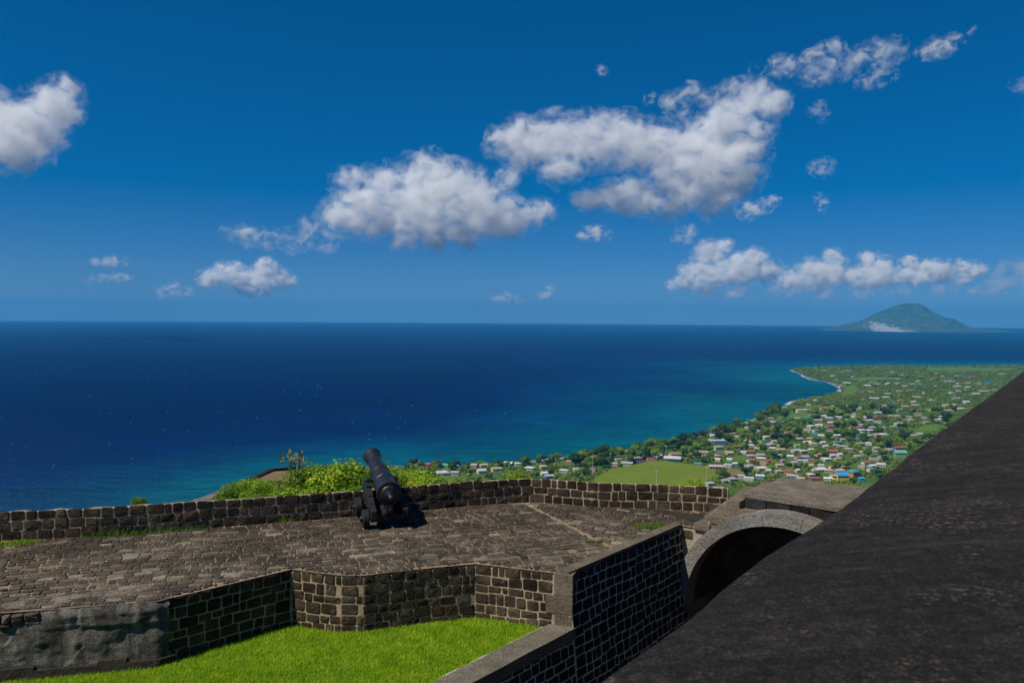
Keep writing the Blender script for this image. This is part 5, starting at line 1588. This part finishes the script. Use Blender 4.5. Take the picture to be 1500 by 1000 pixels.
NP += cloud([(20, 190, 36), (50, 185, 28), (78, 155, 24), (92, 132, 16), (8, 212, 32), (55, 203, 22), (-35, 190, 46), (92, 172, 18), (-80, 200, 45)], 'white cloud cut off by the left edge of the sky', 242, .9, seed=1, alt=1500.0)
NP += cloud([(620, 268, 30), (560, 268, 22), (512, 268, 17), (662, 282, 33), (605, 308, 34), (552, 312, 30), (502, 318, 22), (690, 308, 34), (722, 318, 30), (640, 340, 24), (752, 322, 20), (796, 308, 13), (774, 318, 14), (738, 262, 13), (592, 345, 18), (675, 345, 18)], 'large billowy white cloud above the middle of the sea', 370, .95, seed=2, alt=1500.0)
NP += cloud([(735, 210, 16), (772, 212, 27), (815, 208, 31), (862, 208, 31), (910, 206, 30), (950, 215, 30), (820, 245, 20), (995, 222, 30), (1035, 205, 26), (1070, 172, 26), (1098, 145, 23), (1128, 150, 17), (1045, 240, 34), (1078, 258, 26), (1000, 268, 32), (940, 288, 24), (890, 292, 21), (858, 290, 13), (920, 308, 14), (1040, 292, 24), (985, 300, 21), (1112, 188, 15), (1092, 220, 22)], 'largest cloud with a tall arm rising at its right', 330, .9, seed=3, alt=1500.0)
NP += cloud([(988, 150, 11), (1012, 140, 12), (1040, 142, 10), (1068, 130, 9), (1000, 160, 9)], 'small ragged cloud above the largest cloud', 175, 0.32, seed=4, alt=1500.0)
NP += cloud([(1112, 102, 7), (1145, 98, 11), (1165, 94, 8), (1190, 108, 12), (1214, 82, 13), (1232, 98, 13), (1188, 85, 8), (1222, 70, 8), (1210, 112, 9)], 'thin ragged cloud left of centre in the top right group', 130, 0.26, seed=5, alt=1500.0)
NP += cloud([(1262, 82, 9), (1285, 78, 13), (1305, 72, 11), (1290, 95, 9), (1316, 82, 7)], 'thin ragged cloud in the middle of the top right group', 100, 0.26, seed=6, alt=1500.0)
NP += cloud([(1265, 122, 7), (1285, 114, 9), (1305, 110, 6)], 'small wisp just below the top right group', 130, 0.2, seed=7, alt=1500.0)
NP += cloud([(1358, 76, 8), (1375, 70, 11), (1395, 62, 8), (1425, 45, 4)], 'slanting wisp at the right end of the top right group', 88, 0.25, seed=8, alt=1500.0)
NP += cloud([(1196, 246, 7), (1210, 244, 8), (1203, 252, 6)], 'small puff right of the largest cloud', 260, 0.25, seed=9, alt=1500.0)
NP += cloud([(1200, 288, 4), (1204, 296, 5), (1205, 306, 4)], 'narrow vertical wisp below the small puff', 318, 0.22, seed=10, alt=1500.0)
NP += cloud([(1195, 160, 7), (1205, 170, 6), (1202, 152, 4)], 'faint wisp between largest cloud and top right group', 185, 0.14, seed=11, alt=1500.0)
NP += cloud([(1098, 308, 10), (1115, 302, 9), (1132, 296, 6)], 'bright little cloud at the lower right of the largest cloud', 318, 0.45, seed=12, alt=1500.0)
NP += cloud([(858, 343, 7), (872, 343, 9), (886, 344, 6)], 'small flat cloud under the largest cloud', 352, 0.36, seed=13, alt=1500.0)
NP += cloud([(340, 340, 9), (362, 345, 11), (385, 350, 11), (400, 350, 8)], 'soft flat cloud left of the large billowy cloud', 364, 0.28, seed=14, alt=1500.0)
NP += cloud([(430, 352, 12), (452, 350, 12), (475, 355, 10), (455, 330, 9)], 'faint cloud joining the large billowy cloud at its left', 368, 0.22, seed=15, alt=1500.0)
NP += cloud([(306, 410, 11), (330, 402, 13), (352, 410, 14), (346, 395, 8), (390, 395, 12), (384, 412, 15), (412, 410, 11), (360, 420, 12), (425, 412, 7)], 'low puffy cumulus over the left part of the sea', 434, 1.1, seed=16)
NP += cloud([(240, 428, 6), (255, 426, 8), (272, 428, 7)], 'tiny low cloud left of the low puffy cumulus', 436, 0.3, seed=17)
NP += cloud([(140, 384, 6), (160, 383, 8), (178, 384, 6)], 'upper of two thin flat clouds at the left', 392, 0.25, .45, seed=18)
NP += cloud([(130, 410, 6), (150, 408, 8), (172, 407, 8), (188, 406, 5)], 'lower of two thin flat clouds at the left', 416, 0.22, .4, seed=19)
NP += cloud([(1040, 372, 16), (1018, 398, 14), (1050, 402, 18), (1082, 402, 18), (1030, 415, 14), (1060, 362, 10), (1108, 376, 10), (1125, 398, 14), (1000, 412, 10), (985, 420, 7), (1090, 385, 14)], 'towering low cloud at the left end of the bank over the island', 430, 1.0, seed=20)
NP += cloud([(1160, 408, 14), (1190, 400, 16), (1222, 380, 11), (1215, 398, 15), (1205, 410, 15), (1240, 405, 10)], 'second puffy cloud in the bank over the island', 428, 1.0, seed=21)
NP += cloud([(1275, 384, 12), (1292, 392, 13), (1280, 405, 16), (1258, 408, 12), (1300, 408, 12)], 'middle puffy cloud in the bank left of the island peak', 428, 1.1, seed=22)
NP += cloud([(1332, 384, 9), (1345, 396, 12), (1370, 398, 14), (1385, 402, 9), (1325, 404, 10), (1350, 406, 12)], 'puffy cloud directly above the island peak', 420, 1.1, seed=23)
NP += cloud([(1408, 390, 8), (1420, 398, 10), (1435, 396, 8), (1410, 408, 9)], 'small puffy cloud right of the island peak', 422, .9, seed=24)
NP += cloud([(1460, 412, 13), (1490, 405, 16), (1520, 410, 18), (1475, 424, 10)], 'dim cloud at the right edge near the horizon', 432, 0.35, seed=25)
NP += cloud([(1020, 426, 9), (1080, 428, 10), (1140, 428, 10), (1200, 430, 10), (1260, 430, 10), (1320, 428, 10), (1380, 427, 10), (1440, 430, 10), (1170, 424, 9), (1300, 422, 8)], 'long flat grey base layer under the cloud bank', 436, .35, .4, seed=26)
NP += cloud([(728, 440, 5), (742, 438, 7), (757, 441, 5)], 'left of two tiny clouds low over the central horizon', 447, 0.3, seed=27)
NP += cloud([(796, 432, 6), (806, 425, 6), (800, 430, 6)], 'right of two tiny clouds low over the central horizon', 440, 0.35, seed=28)
NP += cloud([(1002, 345, 9), (1010, 340, 7), (995, 350, 6)], 'dim puff below the largest cloud', 358, 0.2, seed=29, alt=1500.0)
NP += cloud([(950, 146, 5), (955, 142, 4)], 'tiny wisp left of the small ragged cloud', 155, 0.15, seed=30, alt=1500.0)
NP += cloud([(1490, 122, 6), (1500, 126, 7)], 'faint wisp at the upper right edge', 138, 0.15, seed=31, alt=1500.0)
NP += cloud([(880, 102, 5), (884, 106, 4)], 'tiny faint wisp in the upper middle sky', 114, 0.12, seed=32, alt=1500.0)
print('cloud faces', NP, 'houses', len(houses), 'trees', len(cand), 'wood', len(pts), 'paving', len(pv))
